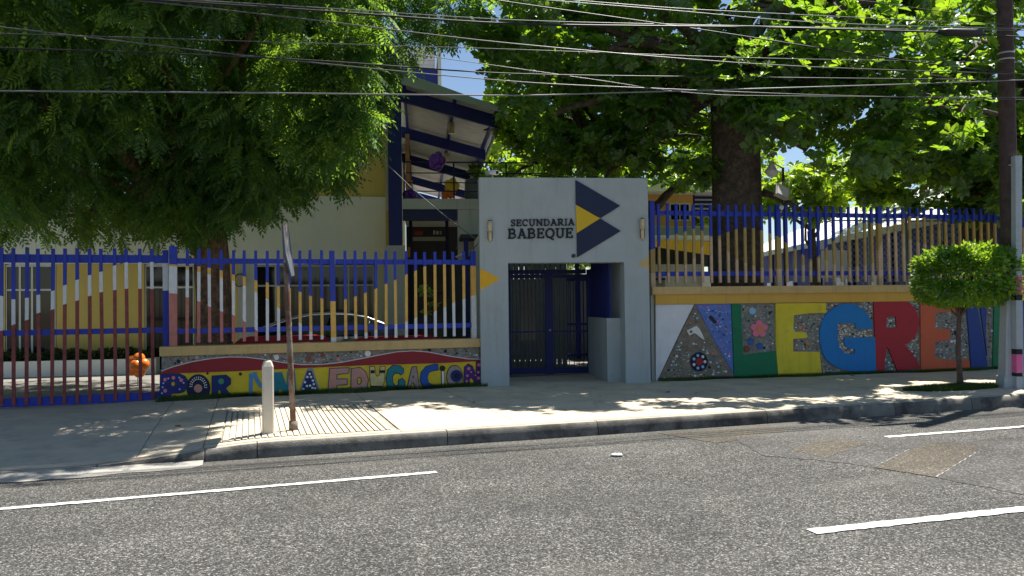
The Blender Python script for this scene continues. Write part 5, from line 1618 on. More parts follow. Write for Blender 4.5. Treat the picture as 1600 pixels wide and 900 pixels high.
mb.add(st[-1], [tuple(range(8))])
mb.build('concrete_foot', 'pole_concrete', up)
ptop = D(1568, -60, c0_.y)
ptop2 = ptop + Vector((-.04, 0, 1.4))
mb = MB()
p_a = D(1577.5, 366, c0_.y)
mb.tube([p_a - Vector((0, 0, .25)), p_a, D(1573, 150, c0_.y), ptop, ptop2], [.155, .155, .145, .135, .12], 14, jitter=.02, rs=rnd)
mb.build('timber_shaft', 'pole_wood', up)
for py in (84, 94):
    c = D(1571.5, py, c0_.y)
    MB().tube([c - Vector((0, 0, .015)), c + Vector((0, 0, .015))], .15, 14).build('steel_band', 'steel', up)
pxq = lambda a, b, py: (D(a, py, c0_.y - .28).x, D(b, py, c0_.y - .28).x)
x0, x1 = pxq(1588, 1598.5, 300)
yq = c0_.y + .02
mb = MB()
zz0, zz1 = c0_.z, pz(1593, 247)
xb0, xb1 = pxq(1588.5, 1597, 600)
mb.hexa([(xb0, yq - .30, zz0), (xb1, yq - .30, zz0), (xb1, yq - .16, zz0), (xb0, yq - .16, zz0), (x0, yq - .30, zz1), (x1, yq - .30, zz1), (x1, yq - .16, zz1), (x0, yq - .16, zz1)])
cd = mb.build('conduit', 'pole_concrete', up)
def on_conduit(nm, m, y0, y1):
    za, zb2 = pz(1593, y1), pz(1593, y0)
    ta, tb2 = (za - zz0) / (zz1 - zz0), (zb2 - zz0) / (zz1 - zz0)
    f0 = lambda t: (lerp(xb0, x0, t) - .004, lerp(xb1, x1, t) + .004)
    (p0, p1), (q0, q1) = f0(ta), f0(tb2)
    MB().hexa([(p0, yq - .306, za), (p1, yq - .306, za), (p1, yq - .155, za), (p0, yq - .155, za), (q0, yq - .306, zb2), (q1, yq - .306, zb2), (q1, yq - .155, zb2), (q0, yq - .155, zb2)]).build(nm, m, cd)
on_conduit('sticker', 'sticker_pink', 432, 460)
on_conduit('sticker', 't_black', 461, 469)
on_conduit('sticker', 't_black', 544, 552)
on_conduit('sticker', 'sticker_pink', 552.5, 580)
on_conduit('sticker', 't_black', 580.5, 586)
MB().tube([D(1576, 258, c0_.y - .2), D(1590, 257, c0_.y - .22)], .012, 6).build('clamp', 'steel', up)

# ------------------------------------------------------------------ cables
def cable(lab, pts, v, r, m, extend=(14, 10), grp='cables along the street'):
    P3 = []
    for x, y in pts:
        h = K.hit(x, y, v)
        P3.append(K.pt(h[0], v, h[1]))
    # smooth and extend past the picture
    e0 = (P3[0] - P3[1]).normalized(); e1 = (P3[-1] - P3[-2]).normalized()
    if extend[0]: P3.insert(0, P3[0] + e0 * extend[0])
    if extend[1]: P3.append(P3[-1] + e1 * extend[1])
    Q = []
    for i in range(len(P3) - 1):
        p0, p1, p2, p3 = P3[max(0, i - 1)], P3[i], P3[i + 1], P3[min(len(P3) - 1, i + 2)]
        for t in [k / 6 for k in range(6)]:
            m1_, m2_ = (p2 - p0) * .5, (p3 - p1) * .5
            if i == 0: m1_ = p2 - p1
            if i == len(P3) - 2: m2_ = p2 - p1
            s1, s2 = (p2 - p1).length / max(1e-6, (p2 - p0).length) if i else 1, (p2 - p1).length / max(1e-6, (p3 - p1).length) if i < len(P3) - 2 else 1
            m1_ = m1_ * min(1, 2 * s1); m2_ = m2_ * min(1, 2 * s2)
            h00, h10, h01, h11 = 2 * t**3 - 3 * t**2 + 1, t**3 - 2 * t**2 + t, -2 * t**3 + 3 * t**2, t**3 - t**2
            Q.append(p1 * h00 + m1_ * h10 + p2 * h01 + m2_ * h11)
    Q.append(P3[-1])
    return tag(MB().tube(Q, r * .72, 6).build('overhead_cable', m), lab, 'cable', grp)


VQ = K.uv(c0_)[1]
cs_ = cable('thick black cable bundle crossing the very top, ending in a splice sleeve', [(190, -3), (500, 17), (800, 37), (1200, 43), (1490, 51), (1568, 56)], VQ - .35, .022, 'cable_black')
MB().tube([K.pt(*(lambda h: (h[0], VQ - .35, h[1]))(K.hit(x, y, VQ - .35))) for x, y in [(1466, 49.5), (1478, 50.3), (1530, 51.5), (1538, 52)]], [.03, .07, .075, .03], 12).build('splice_sleeve', 'cable_black', cs_)
cable('thin pale cable just above the thick black bundle', [(200, -6), (500, 12), (800, 31), (1100, 39), (1400, 45), (1568, 47)], VQ - .2, .009, 'cable_pale')
cable('grey cable sloping from top left across the middle of the almond crown', [(212, 0), (480, 30), (800, 68), (1200, 101), (1568, 115)], VQ - .2, .012, 'cable_grey')
cable('pale cable sloping down from the left edge over the neem crown', [(0, 42), (425, 91), (800, 127), (1020, 138), (1300, 149), (1568, 155)], VQ - .15, .011, 'cable_grey')
cable('black cable crossing level below the sloping pale one', [(0, 75), (250, 83), (500, 95), (800, 115), (1200, 121), (1568, 125)], VQ - .25, .014, 'cable_black')
cable('lowest bright level cable crossing in front of the neem crown', [(0, 142), (400, 145), (800, 149), (960, 145), (1200, 138), (1400, 132), (1568, 126)], VQ - .3, .014, 'cable_pale')
cable('thick dark cable falling steeply towards the timber pole', [(700, -12), (800, 4), (1100, 47), (1300, 78), (1440, 98), (1568, 113)], VQ - .3, .015, 'cable_black')
cable('pale cable entering at the top edge right of the portal', [(880, -1), (1060, 13), (1250, 23), (1568, 38)], VQ - .1, .010, 'cable_grey')
cable('twin of the pale top cable, hanging slightly lower', [(890, 3), (1060, 17), (1230, 32), (1400, 40), (1568, 44)], VQ - .2, .010, 'cable_pale')
cable('dark cable in the top right corner above the bright leaves', [(1335, -1), (1450, 15), (1568, 29)], VQ - .2, .009, 'cable_black')
cable('thin dark cable dipping to the crossing point over the portal', [(700, 92), (800, 106), (940, 126), (1050, 142), (1150, 149), (1568, 152)], VQ - .22, .008, 'cable_grey', (0.5, 10))
cable('thin dark cable crossing level through the almond crown middle', [(640, 72), (800, 77), (1200, 91), (1568, 97)], VQ - .1, .008, 'cable_grey')
# service drop to the school
p0 = tp(596, 248, -1.2); p1 = P.pt(uA - .02, .9, P.Z(750, 374, .9))
tag(MB().tube([p0 + (p0 - p1) * .8, p0, p0.lerp(p1, .35) - Vector((0, 0, .08)), p0.lerp(p1, .7) - Vector((0, 0, .07)), p1], .011, 6).build('service_cable', 'cable_pale'), 'white service cable slanting in front of the terrace to the portal', 'cable')

# ------------------------------------------------------------------ trees
def unit(v): return v / np.linalg.norm(v, axis=-1, keepdims=True)


def clump_points(ells, n, rng, shell=.55):
    """clump centres in a set of ellipsoids (cx,cy,cz,rx,ry,rz,weight)"""
    w = np.array([e[6] for e in ells], float); w /= w.sum()
    idx = rng.choice(len(ells), n, p=w)
    d = unit(rng.normal(size=(n, 3)))
    r = rng.uniform(shell ** 3, 1, n) ** (1 / 3)
    E_ = np.array([e[:6] for e in ells])[idx]
    return E_[:, :3] + d * r[:, None] * E_[:, 3:6], d


lit = [(1180, 78, 15.6, .8), (1230, 75, 15.6, .8), (1290, 70, 15.6, .8), (1350, 80, 15.4, .8), (1400, 75, 15.4, .8), (1450, 80, 15.3, .8), (1500, 95, 15.3, .7), (1270, 25, 15.6, .7), (1330, 30, 15.5, .7), (1400, 25, 15.4, .7), (1500, 175, 15.6, .55), (1495, 215, 15.8, .45), (1180, 100, 15.6, .5), (1480, 20, 15.3, .7)]
young_base = gz(1500.5, 603)
GAPS = [(D(x, y, d), r) for x, y, d, r in lit]
GAPS += [(D(1510, 431, young_base.y), 1.15), (D(1460, 420, young_base.y), .8), (D(1560, 420, young_base.y), .8)]
NEEM_LIT = [(455, 85, 14.0, .8), (525, 70, 14.0, .9), (540, 185, 14.2, 1.0), (500, 130, 14.1, .9), (510, 220, 14.3, .8), (470, 205, 14.3, .7), (565, 20, 14.2, .6), (545, 115, 14.1, .8), (420, 150, 14.0, .4), (100, 70, 13.3, .35), (250, 40, 13.3, .3), (215, 190, 13.8, .3)]
GAPS += [(D(x, y, d), r * .92) for x, y, d, r in NEEM_LIT]
GAPS += [(D(x, y, d), r) for x, y, d, r in [(790, 140, 22.5, .5), (800, 200, 22.5, .5), (905, 40, 22, .5), (760, 40, 22, .6), (985, 200, 22.5, .5), (1060, 230, 20, .4), (1330, 300, 20, .5), (1220, 260, 19, .4), (870, 90, 20, .35), (1040, 60, 19, .35)]]
for x, y in [(470, 665), (540, 655), (600, 655), (660, 655), (720, 650), (780, 652), (840, 655), (900, 655), (960, 652), (1020, 650), (1080, 646), (1140, 643), (1200, 640), (1260, 634), (1320, 628), (1400, 604), (1450, 598), (1540, 596), (1600, 600), (1380, 622), (1560, 618), (370, 690), (430, 676)]:
    GAPS.append((G(x, y, SW), .48))
for x in range(430, 1700, 70):
    GAPS.append((G(x, 740 - .068 * x + 22, 0), .8))
    if x > 1000: GAPS.append((G(x, 733 - .061 * x + 12, 0), .65))

for k in range(14):
    GAPS.append((Vector((15.2 + .12 * k, 23 + 2 * k, 5.3)), 1.5))
GAPS += [(D(x, y, 26.0), 1.3) for x, y in [(1060, 380), (1100, 370), (1050, 300), (1100, 300)]]


def sun_gaps(pts, gaps):
    keep = np.ones(len(pts), bool)
    S = np.array(SUN)
    for (c, r) in gaps:
        w = pts - np.array(c)
        t = w @ S
        dist = np.linalg.norm(w - np.outer(t, S), axis=1)
        keep &= ~((t > .45) & (dist < r))
    return keep


def project(pts):
    """photograph position of scene points, to trim what pruners keep clear of the buildings"""
    mw = np.array(cam.matrix_world)[:3, :3]
    q = (pts - np.array([0, 0, CAM_H])) @ mw
    return 800 + F_PX * q[:, 0] / -q[:, 2], 450 - F_PX * q[:, 1] / -q[:, 2]


def rot_frames(d, rng):
    r = rng.normal(size=d.shape)
    s = unit(np.cross(d, r))
    t = np.cross(d, s)
    return s, t


def almond_rosettes(name, pos, axis, size, m, parent, rng, nl=8):
    """rosettes of broad obovate leaves at twig ends"""
    tv, n = [], 6
    faces = []
    for k in range(nl):
        a = 2.4 * k
        el = .25 + .5 * ((k * .37) % 1)
        ln = .8 + .35 * ((k * .61) % 1)
        dr = np.array([math.cos(a) * math.cos(el), math.sin(a) * math.cos(el), math.sin(el)])
        sd = np.array([-math.sin(a), math.cos(a), 0])
        up = np.cross(dr, sd)
        if up[2] < 0: up = -up
        base = dr * .12
        for f, wd, bend in [(0, 0, 0), (.32, .17, -.02), (.72, .30, -.06), (1, 0, -.20), (.72, -.30, -.06), (.32, -.17, -.02)]:
            tv.append(base + dr * ln * f + sd * wd * ln + up * (bend + abs(wd) * .28))
        o_ = k * 6
        faces += [(o_, o_ + 1, o_ + 2, o_ + 3), (o_, o_ + 3, o_ + 4, o_ + 5)]
    tv = np.array(tv)
    s, t = rot_frames(axis, rng)
    sc = size * rng.uniform(.55, 1.3, len(pos))
    V = pos[:, None, :] + (tv[None, :, 0:1] * s[:, None, :] + tv[None, :, 1:2] * t[:, None, :] + tv[None, :, 2:3] * axis[:, None, :]) * sc[:, None, None]
    V += rng.normal(0, .012, V.shape)
    return np_mesh(name, V.reshape(-1, 3), len(tv), faces, m, parent)


def limb(mb, p0, p1, r0, r1, rs, sag=.0, n=6, wob=.12):
    p0, p1 = Vector(p0), Vector(p1)
    ln = (p1 - p0).length
    pts, rad = [], []
    for i in range(n + 1):
        t = i / n
        p = p0.lerp(p1, t) + Vector((0, 0, math.sin(t * math.pi) * sag * ln))
        if 0 < i < n: p += Vector((rs.uniform(-1, 1), rs.uniform(-1, 1), rs.uniform(-.6, .6))) * wob * ln / n
        pts.append(p); rad.append(lerp(r0, r1, t ** .8))
    mb.tube(pts, rad, 8, jitter=.06, rs=rs)
    return pts


def almond_tree(lab, base, trunk, ells, nclump, per, seed, gaps=(), keep=None, m='almond', size=.195, clump_r=.64, bark='bark', limbs=14, nl=8, name='almond_tree', shell=.45, tips=(), high=()):
    rng = np.random.default_rng(seed)
    rs = random.Random(seed)
    t = thing(name, base, lab, 'tree', 'broad leaved trees behind the wall')
    C_, _ = clump_points(ells, nclump, rng, shell)
    pos, nrm = [], []
    for c in C_:
        k = max(3, int(per * rng.uniform(.6, 1.4)))
        d = unit(rng.normal(size=(k, 3)) + np.array([0, 0, .35]))
        r = clump_r * rng.uniform(.75, 1.3) * rng.uniform(.45, 1, k)
        pos.append(c + d * r[:, None] * np.array([1.15, 1.15, .7]))
        nrm.append(unit(d * .6 + np.array([0, 0, .55]) + rng.normal(0, .25, (k, 3))))
    pos, nrm = np.concatenate(pos), np.concatenate(nrm)
    if high:                             # upper storey of the crown, out of view, added to shade the leaves below
        H_, _ = clump_points(high, int(sum(e[6] for e in high)), rng, .1)
        hp_ = np.concatenate([c + unit(rng.normal(size=(16, 3))) * rng.uniform(.3, .95, (16, 1)) * np.array([1.2, 1.2, .5]) for c in H_])
        pos = np.concatenate([pos, hp_])
        nrm = np.concatenate([nrm, unit(np.array([0, 0, .8]) + rng.normal(0, .35, hp_.shape))])
    k = sun_gaps(pos, gaps)
    if keep is not None:
        x, y = project(pos)
        k &= keep(pos, x, y)
    pos, nrm = pos[k], nrm[k]
    for (x, y, d, r) in tips:            # branch tips that reach out over the street into the sun
        pos = np.concatenate([pos, np.array(D(x, y, d)) + rng.normal(0, 1, (15, 3)) * np.array([.34, .26, .17])])
        nrm = np.concatenate([nrm, unit(np.array([0, -.35, .8]) + rng.normal(0, .35, (15, 3)))])
    almond_rosettes('crown', pos, nrm, size, m, t, rng, nl)
    mb = MB()
    pts = [Vector(p) for p, _ in trunk]
    mb.tube(pts, [r for _, r in trunk], 16, jitter=.05, rs=rs)
    top = pts[-1]
    sel = C_[rng.choice(len(C_), min(limbs, len(C_)), replace=False)]
    rt = trunk[-1][1]
    for i, c in enumerate(sel):
        st_ = pts[-1] if i % 3 else pts[-2].lerp(pts[-1], .6)
        q_ = limb(mb, st_, c, rt * rs.uniform(.35, .62), .03, rs, .05, 7, .3)
        for _ in range(2):
            a = q_[rs.randint(3, 6)]
            c2 = C_[rs.randrange(len(C_))]
            v = Vector(c2) - a
            if v.length > 2.4: v = v.normalized() * 2.0
            limb(mb, a, a + v, .05, .012, rs, .05, 5, .3)
    mb.build('trunk', bark, t)
    return t


# small neem fronds
def neem_crown(name, pos, axis, size, m, parent, rng, pairs=7):
    tv, faces = [], []
    def rach(t): return np.array([t * math.cos(.0), 0, -.38 * t * t])
    for k in range(pairs * 2 + 1):
        if k == pairs * 2: t_, side = .94, 0
        else: t_, side = .14 + .80 * (k // 2) / pairs, (1 if k % 2 else -1)
        b = rach(t_)
        ang = side * 1.05 if side else 0
        dr = np.array([math.cos(ang), math.sin(ang), -.38 - .25 * t_])
        dr /= np.linalg.norm(dr)
        sd = np.array([-math.sin(ang), math.cos(ang), 0])
        ln = .30 * (1 - .35 * abs(t_ - .5))
        o_ = len(tv)
        tv += [b, b + dr * ln * .45 + sd * .052, b + dr * ln, b + dr * ln * .45 - sd * .052]
        faces.append((o_, o_ + 1, o_ + 2, o_ + 3))
    o_ = len(tv)
    r0, r1, r2 = rach(0), rach(.5), rach(1)
    tv += [r0 + [0, .006, 0], r0 - [0, .006, 0], r1 + [0, .005, 0], r1 - [0, .005, 0], r2]
    faces += [(o_, o_ + 1, o_ + 3, o_ + 2), (o_ + 2, o_ + 3, o_ + 4)]
    tv = np.array(tv)
    # frond frame: x along axis (horizontal-ish), z near up
    upv = np.array([0, 0, 1.0]) + rng.normal(0, .35, axis.shape)
    s = unit(np.cross(upv, axis))
    t = np.cross(axis, s)
    sc = size * rng.uniform(.7, 1.3, len(pos))
    V = pos[:, None, :] + (tv[None, :, 0:1] * axis[:, None, :] + tv[None, :, 1:2] * s[:, None, :] + tv[None, :, 2:3] * t[:, None, :]) * sc[:, None, None]
    return np_mesh(name, V.reshape(-1, 3), len(tv), faces, m, parent)


def neem_tree():
    rng = np.random.default_rng(5); rs = random.Random(5)
    base = D(335, 545, 17.3); base.z = GZ
    t = thing('neem_tree', base, 'large dark feathery tree hanging over the left fence', 'tree')
    ells = [(-7.2, 16.4, 6.6, 4.9, 3.2, 2.7, 5.2), (-9.8, 14.2, 5.2, 2.6, 2.2, 1.9, 2.4), (-4.6, 16.2, 6.2, 2.2, 2.4, 2.9, 2.6), (-8.8, 16.6, 4.3, 3.6, 1.5, 1.2, 2.0), (-5.6, 16.6, 4.5, 2.0, 1.5, 1.3, 1.1), (-3.6, 17.2, 7.4, 1.8, 2.0, 2.2, 1.2), (-8.0, 12.8, 7.4, 4.2, 1.9, 1.9, 2.4), (-12.6, 16, 6, 2.5, 3, 2.8, 1.6), (-1.9, 17.2, 8.7, 1.5, 1.4, 1.1, .7), (-9.6, 13.0, 6.4, 3.2, 1.6, 1.5, 2.2), (-4.4, 13.4, 8.8, 2.4, 1.5, 1.2, 1.6), (-6.0, 17.0, 9.8, 5.6, 3.6, 1.0, 2.6), (-2.8, 13.4, 9.2, 1.4, 1.2, .8, .7), (-8.5, 19.6, 7.6, 4.4, 2.0, 1.8, 1.7), (-4.2, 12.9, 7.4, 1.5, .8, .9, .9), (-3.3, 13.7, 8.3, 1.6, 1.4, .9, 1.7), (-5.4, 13.0, 8.8, 1.7, 1.3, .8, 1.5)]  # the topmost masses lie out of view and are added for shade
    C_, _ = clump_points(ells, 840, rng, .35)
    pos, ax = [], []
    for c in C_:
        k = int(44 * rng.uniform(.6, 1.5))
        d = unit(rng.normal(size=(k, 3)) * np.array([1, 1, .8]))
        r = rng.uniform(.12, .62) + rng.uniform(0, .2, k)
        pos.append(c + d * r[:, None] * np.array([1, 1, .9]))
        a = d * np.array([1, 1, .25]) + rng.normal(0, .3, (k, 3)) + np.array([0, 0, -.42])
        ax.append(unit(a))
    pos, ax = np.concatenate(pos), np.concatenate(ax)
    gaps = GAPS
    k = sun_gaps(pos, gaps)
    x, y = project(pos)
    lim = np.interp(x, [-200, 0, 60, 120, 200, 270, 300, 350, 385, 430, 470, 510, 540, 560, 590, 608, 622, 640, 690, 720, 760], [375, 372, 380, 378, 383, 378, 385, 362, 345, 338, 318, 298, 292, 262, 232, 160, 118, 105, 88, 80, 70])
    lim = lim + 14 * np.sin(x * .11) + 8 * np.sin(x * .31 + 1)
    k &= (y < lim - 18)
    pos, ax = pos[k], ax[k]
    for (x, y, d, r) in NEEM_LIT:        # outer sprays that hang in the sun
        n_ = int(175 * r)
        dd = unit(rng.normal(size=(n_, 3)))
        pos = np.concatenate([pos, np.array(D(x, y, d)) + dd * rng.uniform(.1, .45, (n_, 1)) * np.array([1, .7, 1])])
        ax = np.concatenate([ax, unit(dd * np.array([1, 1, .2]) + rng.normal(0, .3, (n_, 3)) + np.array([0, -.2, -.4]))])
    neem_crown('crown', pos, ax, .41, 'neem', t, rng, 6)
    mb = MB()
    tk = [(base - Vector((0, 0, .1)), .50), (base + Vector((0, 0, .35)), .42), (D(333, 470, 17.3), .36), (D(330, 400, 17.3), .36), (D(326, 345, 17.2), .34), (D(322, 300, 17.1), .33)]
    mb.tube([p for p, _ in tk], [r for _, r in tk], 16, jitter=.07, rs=rs)
    limb(mb, D(330, 420, 17.2), D(288, 345, 17.0), .22, .16, rs, 0, 4, .1)
    q_ = [tk[-1][0], D(288, 345, 17.0)]
    for i in range(22):
        c = C_[rs.randrange(len(C_))]
        limb(mb, q_[i % 2], c, rs.uniform(.10, .2), .02, rs, .08, 7, .3)
    mb.build('trunk', 'bark_brown', t)
    return t, tk


neem_tree()

# big almond tree behind the right fence
dB = 19.6
bB = D(1150, 560, dB); bB.z = GZ
trB = [(bB - Vector((0, 0, .1)), .78), (bB + Vector((0, 0, .5)), .66), (D(1152, 440, dB), .62), (D(1152, 360, dB), .59), (D(1150, 280, dB), .575), (D(1150, 210, dB), .58), (D(1150, 160, dB), .62), (D(1140, 110, dB), .55)]


def keep_right(pos, x, y):
    lim = np.interp(x, [640, 700, 760, 800, 880, 1010, 1040, 1110, 1190, 1230, 1290, 1350, 1420, 1480, 1560, 1700], [40, 70, 200, 262, 268, 262, 300, 285, 255, 235, 265, 300, 330, 335, 340, 380]) + 10 * np.sin(x * .07) + 6 * np.sin(x * .19)
    return (y < lim - 4) & (x > np.interp(y, [0, 55, 75, 130], [630, 660, 745, 760]) + 14 * np.sin(y * .2))


ellB = [(5.2, 19.0, 8.2, 4.6, 3.6, 2.6, 5), (9.2, 18.4, 7.2, 3.6, 3.2, 2.4, 3.4), (1.6, 18.8, 7.6, 2.6, 2.6, 2.2, 2.0), (7.4, 17.4, 5.4, 2.6, 1.4, 1.3, 1.2), (11.6, 18.6, 5.6, 2.4, 2.2, 1.8, 1.7), (3.4, 20.4, 5.4, 2.4, 1.8, 1.1, 1.0)]
almond_tree('massive thick trunked almond tree rising behind the right picket fence', bB, trB, ellB, 270, 29, 101, GAPS, keep_right, limbs=18, tips=lit, high=[(6.6, 20.0, 11.4, 5.5, 4.0, 1.0, 120), (12.0, 19.6, 10.6, 4.0, 4.0, 1.0, 70), (2.2, 20, 11.0, 3.0, 3.4, .9, 40)])
tB = bpy.data.objects['almond_tree']
mb = MB()
for i in range(0, len(lit), 2):
    x, y, d, r = lit[i]
    mb = MB()
    limb(mb, D(x - 40 if x < 1400 else x + 40, y - 30, d + 2.4), D(x, y + 6, d), .05, .012, rnd, .05, 6, .25)
    mb.build('branch', 'bark', tB)
mb = MB()
limb(mb, D(1178, 190, dB), D(1262, 232, dB - .5), .20, .09, rnd, .04, 6, .12)
mb.build('branch', 'bark', tB)
mb = MB()
limb(mb, D(1135, 150, dB - .2), D(1062, 85, dB - .8), .34, .20, rnd, .03, 6, .1)
mb.build('branch', 'bark', tB)
mb = MB()
limb(mb, D(1062, 85, dB - .8), D(985, 50, dB - 1.2), .20, .07, rnd, .03, 6, .15)
mb.build('branch', 'bark', tB)
mb = MB()
limb(mb, D(1190, 300, dB), D(1262, 335, dB - .3), .10, .04, rnd, .06, 6, .12)
mb.build('branch', 'bark', tB)

# leaning almond behind the portal
dC = 23.0
bC = D(985, 560, dC); bC.z = GZ
trC = [(bC, .5), (D(985, 440, dC), .45), (D(984, 340, dC), .42), (D(975, 280, dC), .40), (D(955, 235, dC), .36), (D(935, 200, dC), .30)]
keepC = lambda pos, x, y: (y < np.interp(x, [640, 745, 780, 830, 1000, 1015, 1040, 1100, 1200, 1700], [30, 60, 205, 285, 290, 292, 300, 290, 285, 320]) + 9 * np.sin(x * .09)) & (x > 738 + 25 * np.sin(y * .06) - np.maximum(0, 90 - y) * .9)
ellC = [(1.6, 23.4, 6.6, 3.0, 2.4, 2.2, 3), (2.6, 23.0, 9.0, 3.6, 2.6, 2.2, 3), (4.6, 23.6, 5.8, 2.2, 2.0, 1.5, 1.5), (-.2, 24.0, 8.6, 1.8, 2.0, 2.2, 1.2)]
almond_tree('leaning almond tree with dark trunk directly behind the portal', bC, trC, ellC, 140, 28, 202, GAPS, keepC, limbs=14, high=[(3.0, 24.6, 11.8, 4.6, 3.0, 1.0, 40)])
mb = MB()
limb(mb, D(1010, 340, dC), D(1062, 285, dC - .3), .17, .10, rnd, .02, 5, .12)
mb.build('branch', 'bark', bpy.data.objects['almond_tree.001'])
mb = MB()
limb(mb, D(1062, 285, dC - .3), D(1110, 268, dC - .6), .09, .04, rnd, .05, 5, .2)
mb.build('branch', 'bark', bpy.data.objects['almond_tree.001'])

# almond at the far right, leaning over the pole
dD = 20.8
bD = D(1520, 560, dD); bD.z = GZ
trD = [(bD, .45), (D(1520, 430, dD), .40), (D(1528, 340, dD), .40), (D(1545, 270, dD), .38), (D(1562, 200, dD), .36), (D(1580, 130, dD), .32)]
ellD = [(14.0, 20.6, 8.0, 3.2, 2.8, 2.6, 3), (11.4, 20.8, 5.4, 2.6, 2.0, 1.5, 1.8), (14.5, 20.5, 5.0, 2.2, 2, 1.6, 1.2), (8.8, 21.4, 5.6, 2.0, 1.5, 1.2, 1.0)]
keepD = lambda pos, x, y: (y < np.interp(x, [1150, 1230, 1290, 1330, 1400, 1460, 1520, 1620], [180, 235, 290, 305, 325, 335, 345, 420]) + 10 * np.sin(x * .08))
almond_tree('leaning almond tree behind the utility pole and mural', bD, trD, ellD, 130, 28, 303, GAPS, keepD, limbs=12, high=[(15.5, 22.0, 10.8, 4.0, 3.6, 1.0, 80)])

# sunny trees further back
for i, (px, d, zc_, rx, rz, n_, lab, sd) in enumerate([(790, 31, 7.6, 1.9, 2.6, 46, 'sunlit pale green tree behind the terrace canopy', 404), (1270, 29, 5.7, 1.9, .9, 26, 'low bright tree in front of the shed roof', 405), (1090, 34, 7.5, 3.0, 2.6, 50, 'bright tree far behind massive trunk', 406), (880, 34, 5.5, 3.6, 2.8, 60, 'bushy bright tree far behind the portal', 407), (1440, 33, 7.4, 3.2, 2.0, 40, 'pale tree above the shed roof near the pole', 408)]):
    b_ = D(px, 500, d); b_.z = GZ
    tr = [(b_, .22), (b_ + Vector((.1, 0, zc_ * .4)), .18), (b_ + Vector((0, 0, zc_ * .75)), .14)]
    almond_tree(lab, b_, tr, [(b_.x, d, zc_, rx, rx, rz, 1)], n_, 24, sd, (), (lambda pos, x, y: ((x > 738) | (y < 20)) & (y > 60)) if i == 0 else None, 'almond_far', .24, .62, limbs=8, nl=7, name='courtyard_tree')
# a young plant in the dark courtyard opening
pv = D(672, 472, 18.6)
pt2 = thing('potted_plant', Vector((pv.x, pv.y, GZ)), 'sunlit leafy plant in a pot behind the fence beside the stairs', 'plant')
rg_ = np.random.default_rng(9)
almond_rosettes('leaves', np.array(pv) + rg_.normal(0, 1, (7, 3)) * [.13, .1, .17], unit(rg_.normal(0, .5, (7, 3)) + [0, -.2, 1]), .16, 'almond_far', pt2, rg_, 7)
MB().tube([Vector((pv.x, pv.y, GZ + .3)), pv], [.02, .012], 6).build('stem', 'bark_young', pt2)
MB().tube([Vector((pv.x, pv.y, GZ)), Vector((pv.x, pv.y, GZ + .34)), Vector((pv.x, pv.y, GZ + .30))], [.14, .19, .16], 14).build('pot', 't_brown', pt2)

# young clipped tree on the pavement
yb = gz(1500.5, 603)
yt_ = thing('young_tree', yb, 'small clipped round tree on the pavement beside the concrete pole', 'tree')
cc = D(1510, 431, yb.y)
rg_ = np.random.default_rng(31)
n = 15000
d = unit(rg_.normal(size=(n, 3)))
bump = 1 + .09 * np.sin(d[:, 0] * 9 + 1) * np.sin(d[:, 2] * 8) + .06 * np.sin(d[:, 1] * 13 + d[:, 0] * 7)
shoot = rg_.random(n) < .012
bump[shoot] += rg_.uniform(.05, .16, shoot.sum())
rr = bump * rg_.uniform(.72 ** 3, 1, n) ** (1 / 3)
# flat-topped loaf: superellipsoid
sup = np.abs(d) ** np.array([.84, .84, .58]) * np.sign(d)
pts = np.array(cc) + sup * rr[:, None] * np.array([.90, .78, .56])
lowcut = pts[:, 2] > cc.z - .62 + .10 * np.sin(pts[:, 0] * 9)
quad_leaves('crown', pts[lowcut], .105, 'ficus', yt_, nrm=d[lowcut] * .9 + np.array([0, 0, -.25]), aspect=.42, rng=rg_)
mb = MB()
pA = D(1498.5, 500, yb.y)
mb.tube([yb - Vector((0, 0, .02)), yb + Vector((-.01, 0, .3)), D(1497, 550, yb.y), pA, cc - Vector((0, 0, .3))], [.065, .05, .045, .04, .035], 10, jitter=.05, rs=rnd)
for k in range(9):
    a = k * .7
    limb(mb, pA + Vector((0, 0, .05)), cc + Vector((math.cos(a) * .6, math.sin(a) * .5, rnd.uniform(-.2, .3))), .022, .006, rnd, .0, 5, .2)
mb.build('trunk', 'bark_young', yt_)
# climbing shrub on the fence behind it
cx_ = R.pt(R.U(1510, .5, 360), .55, 2.2)
sh_ = thing('fence_shrub', Vector((cx_.x, cx_.y, GZ)), 'dark shrub growing through the right fence behind the young tree', 'shrub')
rg_ = np.random.default_rng(41)
d = unit(rg_.normal(size=(5200, 3)))
quad_leaves('foliage', np.array(cx_) + d * rg_.uniform(.2, 1, (5200, 1)) * np.array([1.1, .45, 1.3]), .12, 'hedge', sh_, nrm=d * .5 + [0, 0, -.5], aspect=.3, rng=rg_)
mb = MB()
for k in range(5): limb(mb, (cx_.x + .1 * k - .2, cx_.y, GZ), (cx_.x + .4 * k - .8, cx_.y, 3.0), .03, .008, rnd, 0, 5, .3)
mb.build('stems', 'bark_young', sh_)

# ------------------------------------------------------------------ grass and litter
def blades(name, pts, h, lab, m='grass'):
    rg2 = np.random.default_rng(len(pts))
    n = len(pts)
    a = rg2.uniform(0, 6.28, n)
    w = .006 * rg2.uniform(.6, 1.4, n)
    s = np.stack([np.cos(a) * w, np.sin(a) * w, np.zeros(n)], 1)
    tip_ = pts + np.stack([rg2.normal(0, .35, n), rg2.normal(0, .35, n), np.ones(n)], 1) * (h * rg2.uniform(.4, 1.3, n))[:, None]
    v = np.stack([pts - s, pts + s, tip_], 1).reshape(-1, 3)
    o_ = np_mesh(name, v, 3, [(0, 1, 2)], m, None, 'stuff')
    o_['label'] = lab; o_['category'] = 'grass'
    return o_


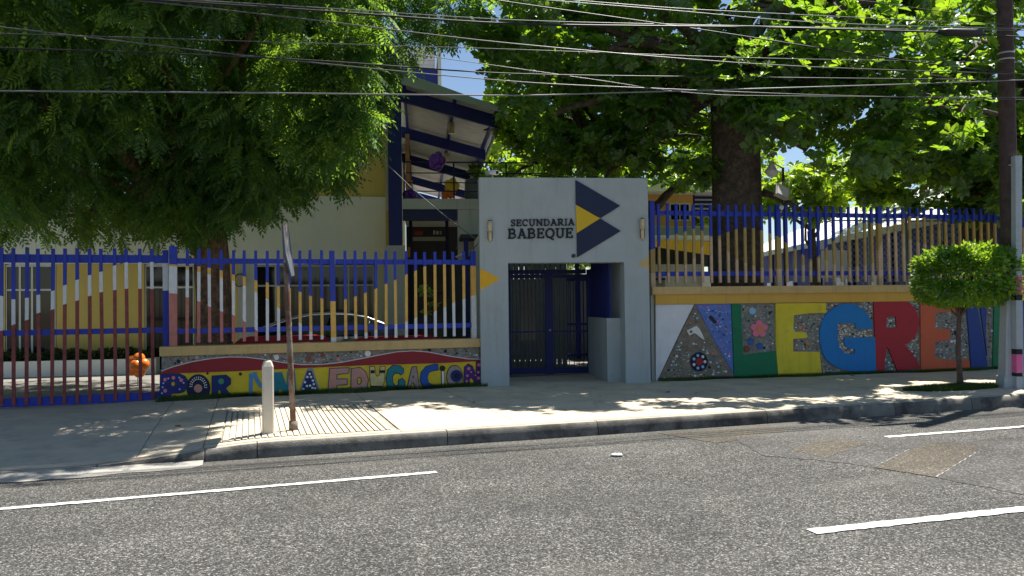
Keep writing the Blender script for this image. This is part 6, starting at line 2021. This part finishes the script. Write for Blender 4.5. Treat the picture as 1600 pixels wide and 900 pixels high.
def strip_pts(fr, u0, u1, v0, v1, n, wav=.04):
    rg2 = np.random.default_rng(int(n))
    u = rg2.uniform(u0, u1, n)
    v = v1 - (v1 - v0) * rg2.random(n) ** 1.5 * (.6 + .4 * np.sin(u * 3.1) * np.sin(u * 1.3))
    p = np.array(fr.o)[None] + np.outer(u, np.array(fr.u)) + np.outer(v, np.array(fr.n))
    o3 = np.array(K.o)
    uk, vk = (p - o3) @ np.array(K.u), (p - o3) @ np.array(K.n)
    p[:, 2] = [side_z(a, b) for a, b in zip(uk, vk)]
    return p


blades('grass', strip_pts(L, uL0 - .05, uL1, -.32, -.02, 9000), .09, 'strip of short grass along the foot of the lettered low wall')
blades('grass', strip_pts(R, R.U(1026), R.U(1560), -.30, -.02, 8000), .07, 'strip of short grass along the foot of the mural wall')
gc = gz(1490, 607)
rg_ = np.random.default_rng(55)
n = 14000
a, r_ = rg_.uniform(0, 6.28, n), np.sqrt(rg_.random(n))
ku, kv = K.uv(gc)
uu, vv = ku + 1.05 * r_ * np.cos(a) * (1 + .1 * np.sin(a * 5)), kv + .34 * r_ * np.sin(a)
gp = np.array(K.o)[None] + np.outer(uu, np.array(K.u)) + np.outer(vv, np.array(K.n))
gp[:, 2] = SW
blades('grass', gp, .07, 'small round grass patch at the foot of young tree')
mb = MB()
ring = [K.pt(ku + 1.02 * math.cos(t * .2618), kv + .33 * math.sin(t * .2618), SW + .012) for t in range(24)]
mb.add(ring + [K.pt(ku, kv, SW + .03)], [(i, (i + 1) % 24, 24) for i in range(24)], 0, True)
struct(mb.build('soil', 'earth'))
# crushed paper in the road
pc = G(963, 713, 0)
mb = MB()
mb.ball(pc + Vector((0, 0, .018)), .07, 0, 9, 6, (1.2, .7, .28), .5, rnd)
tag(mb.build('crushed_paper', 'litter_white'), 'small crushed white paper lying on the road', 'litter')
# fallen leaves on the pavement
for i, (x, y, lab) in enumerate([(283, 667, 'dry brown leaf on pavement beside the grooved ramp'), (738, 629, 'dry brown leaf on pavement in front of the portal'), (1047, 613, 'dry brown leaf on pavement below the white panel'), (1085, 615, 'reddish dry leaf on pavement below the letter A'), (1335, 588, 'dry leaf on pavement below the blue letter G'), (1430, 596, 'dry leaf on pavement below the red letter R')]):
    p = gz(x, y)
    a = rnd.random() * 6
    ux, uy = Vector((math.cos(a), math.sin(a), 0)), Vector((-math.sin(a), math.cos(a), 0))
    mb = MB()
    vs = [p + Vector((0, 0, .006)), p + ux * .06 + uy * .035 + Vector((0, 0, .03)), p + ux * .14 + Vector((0, 0, .01)), p + ux * .06 - uy * .035 + Vector((0, 0, .026)), p + ux * .08 + Vector((0, 0, .008))]
    mb.add(vs, [(0, 4, 1), (1, 4, 2), (2, 4, 3), (3, 4, 0)], 0, True)
    tag(mb.build('fallen_leaf', 'leaf_dry'), lab, 'leaf', 'fallen leaves on the pavement')
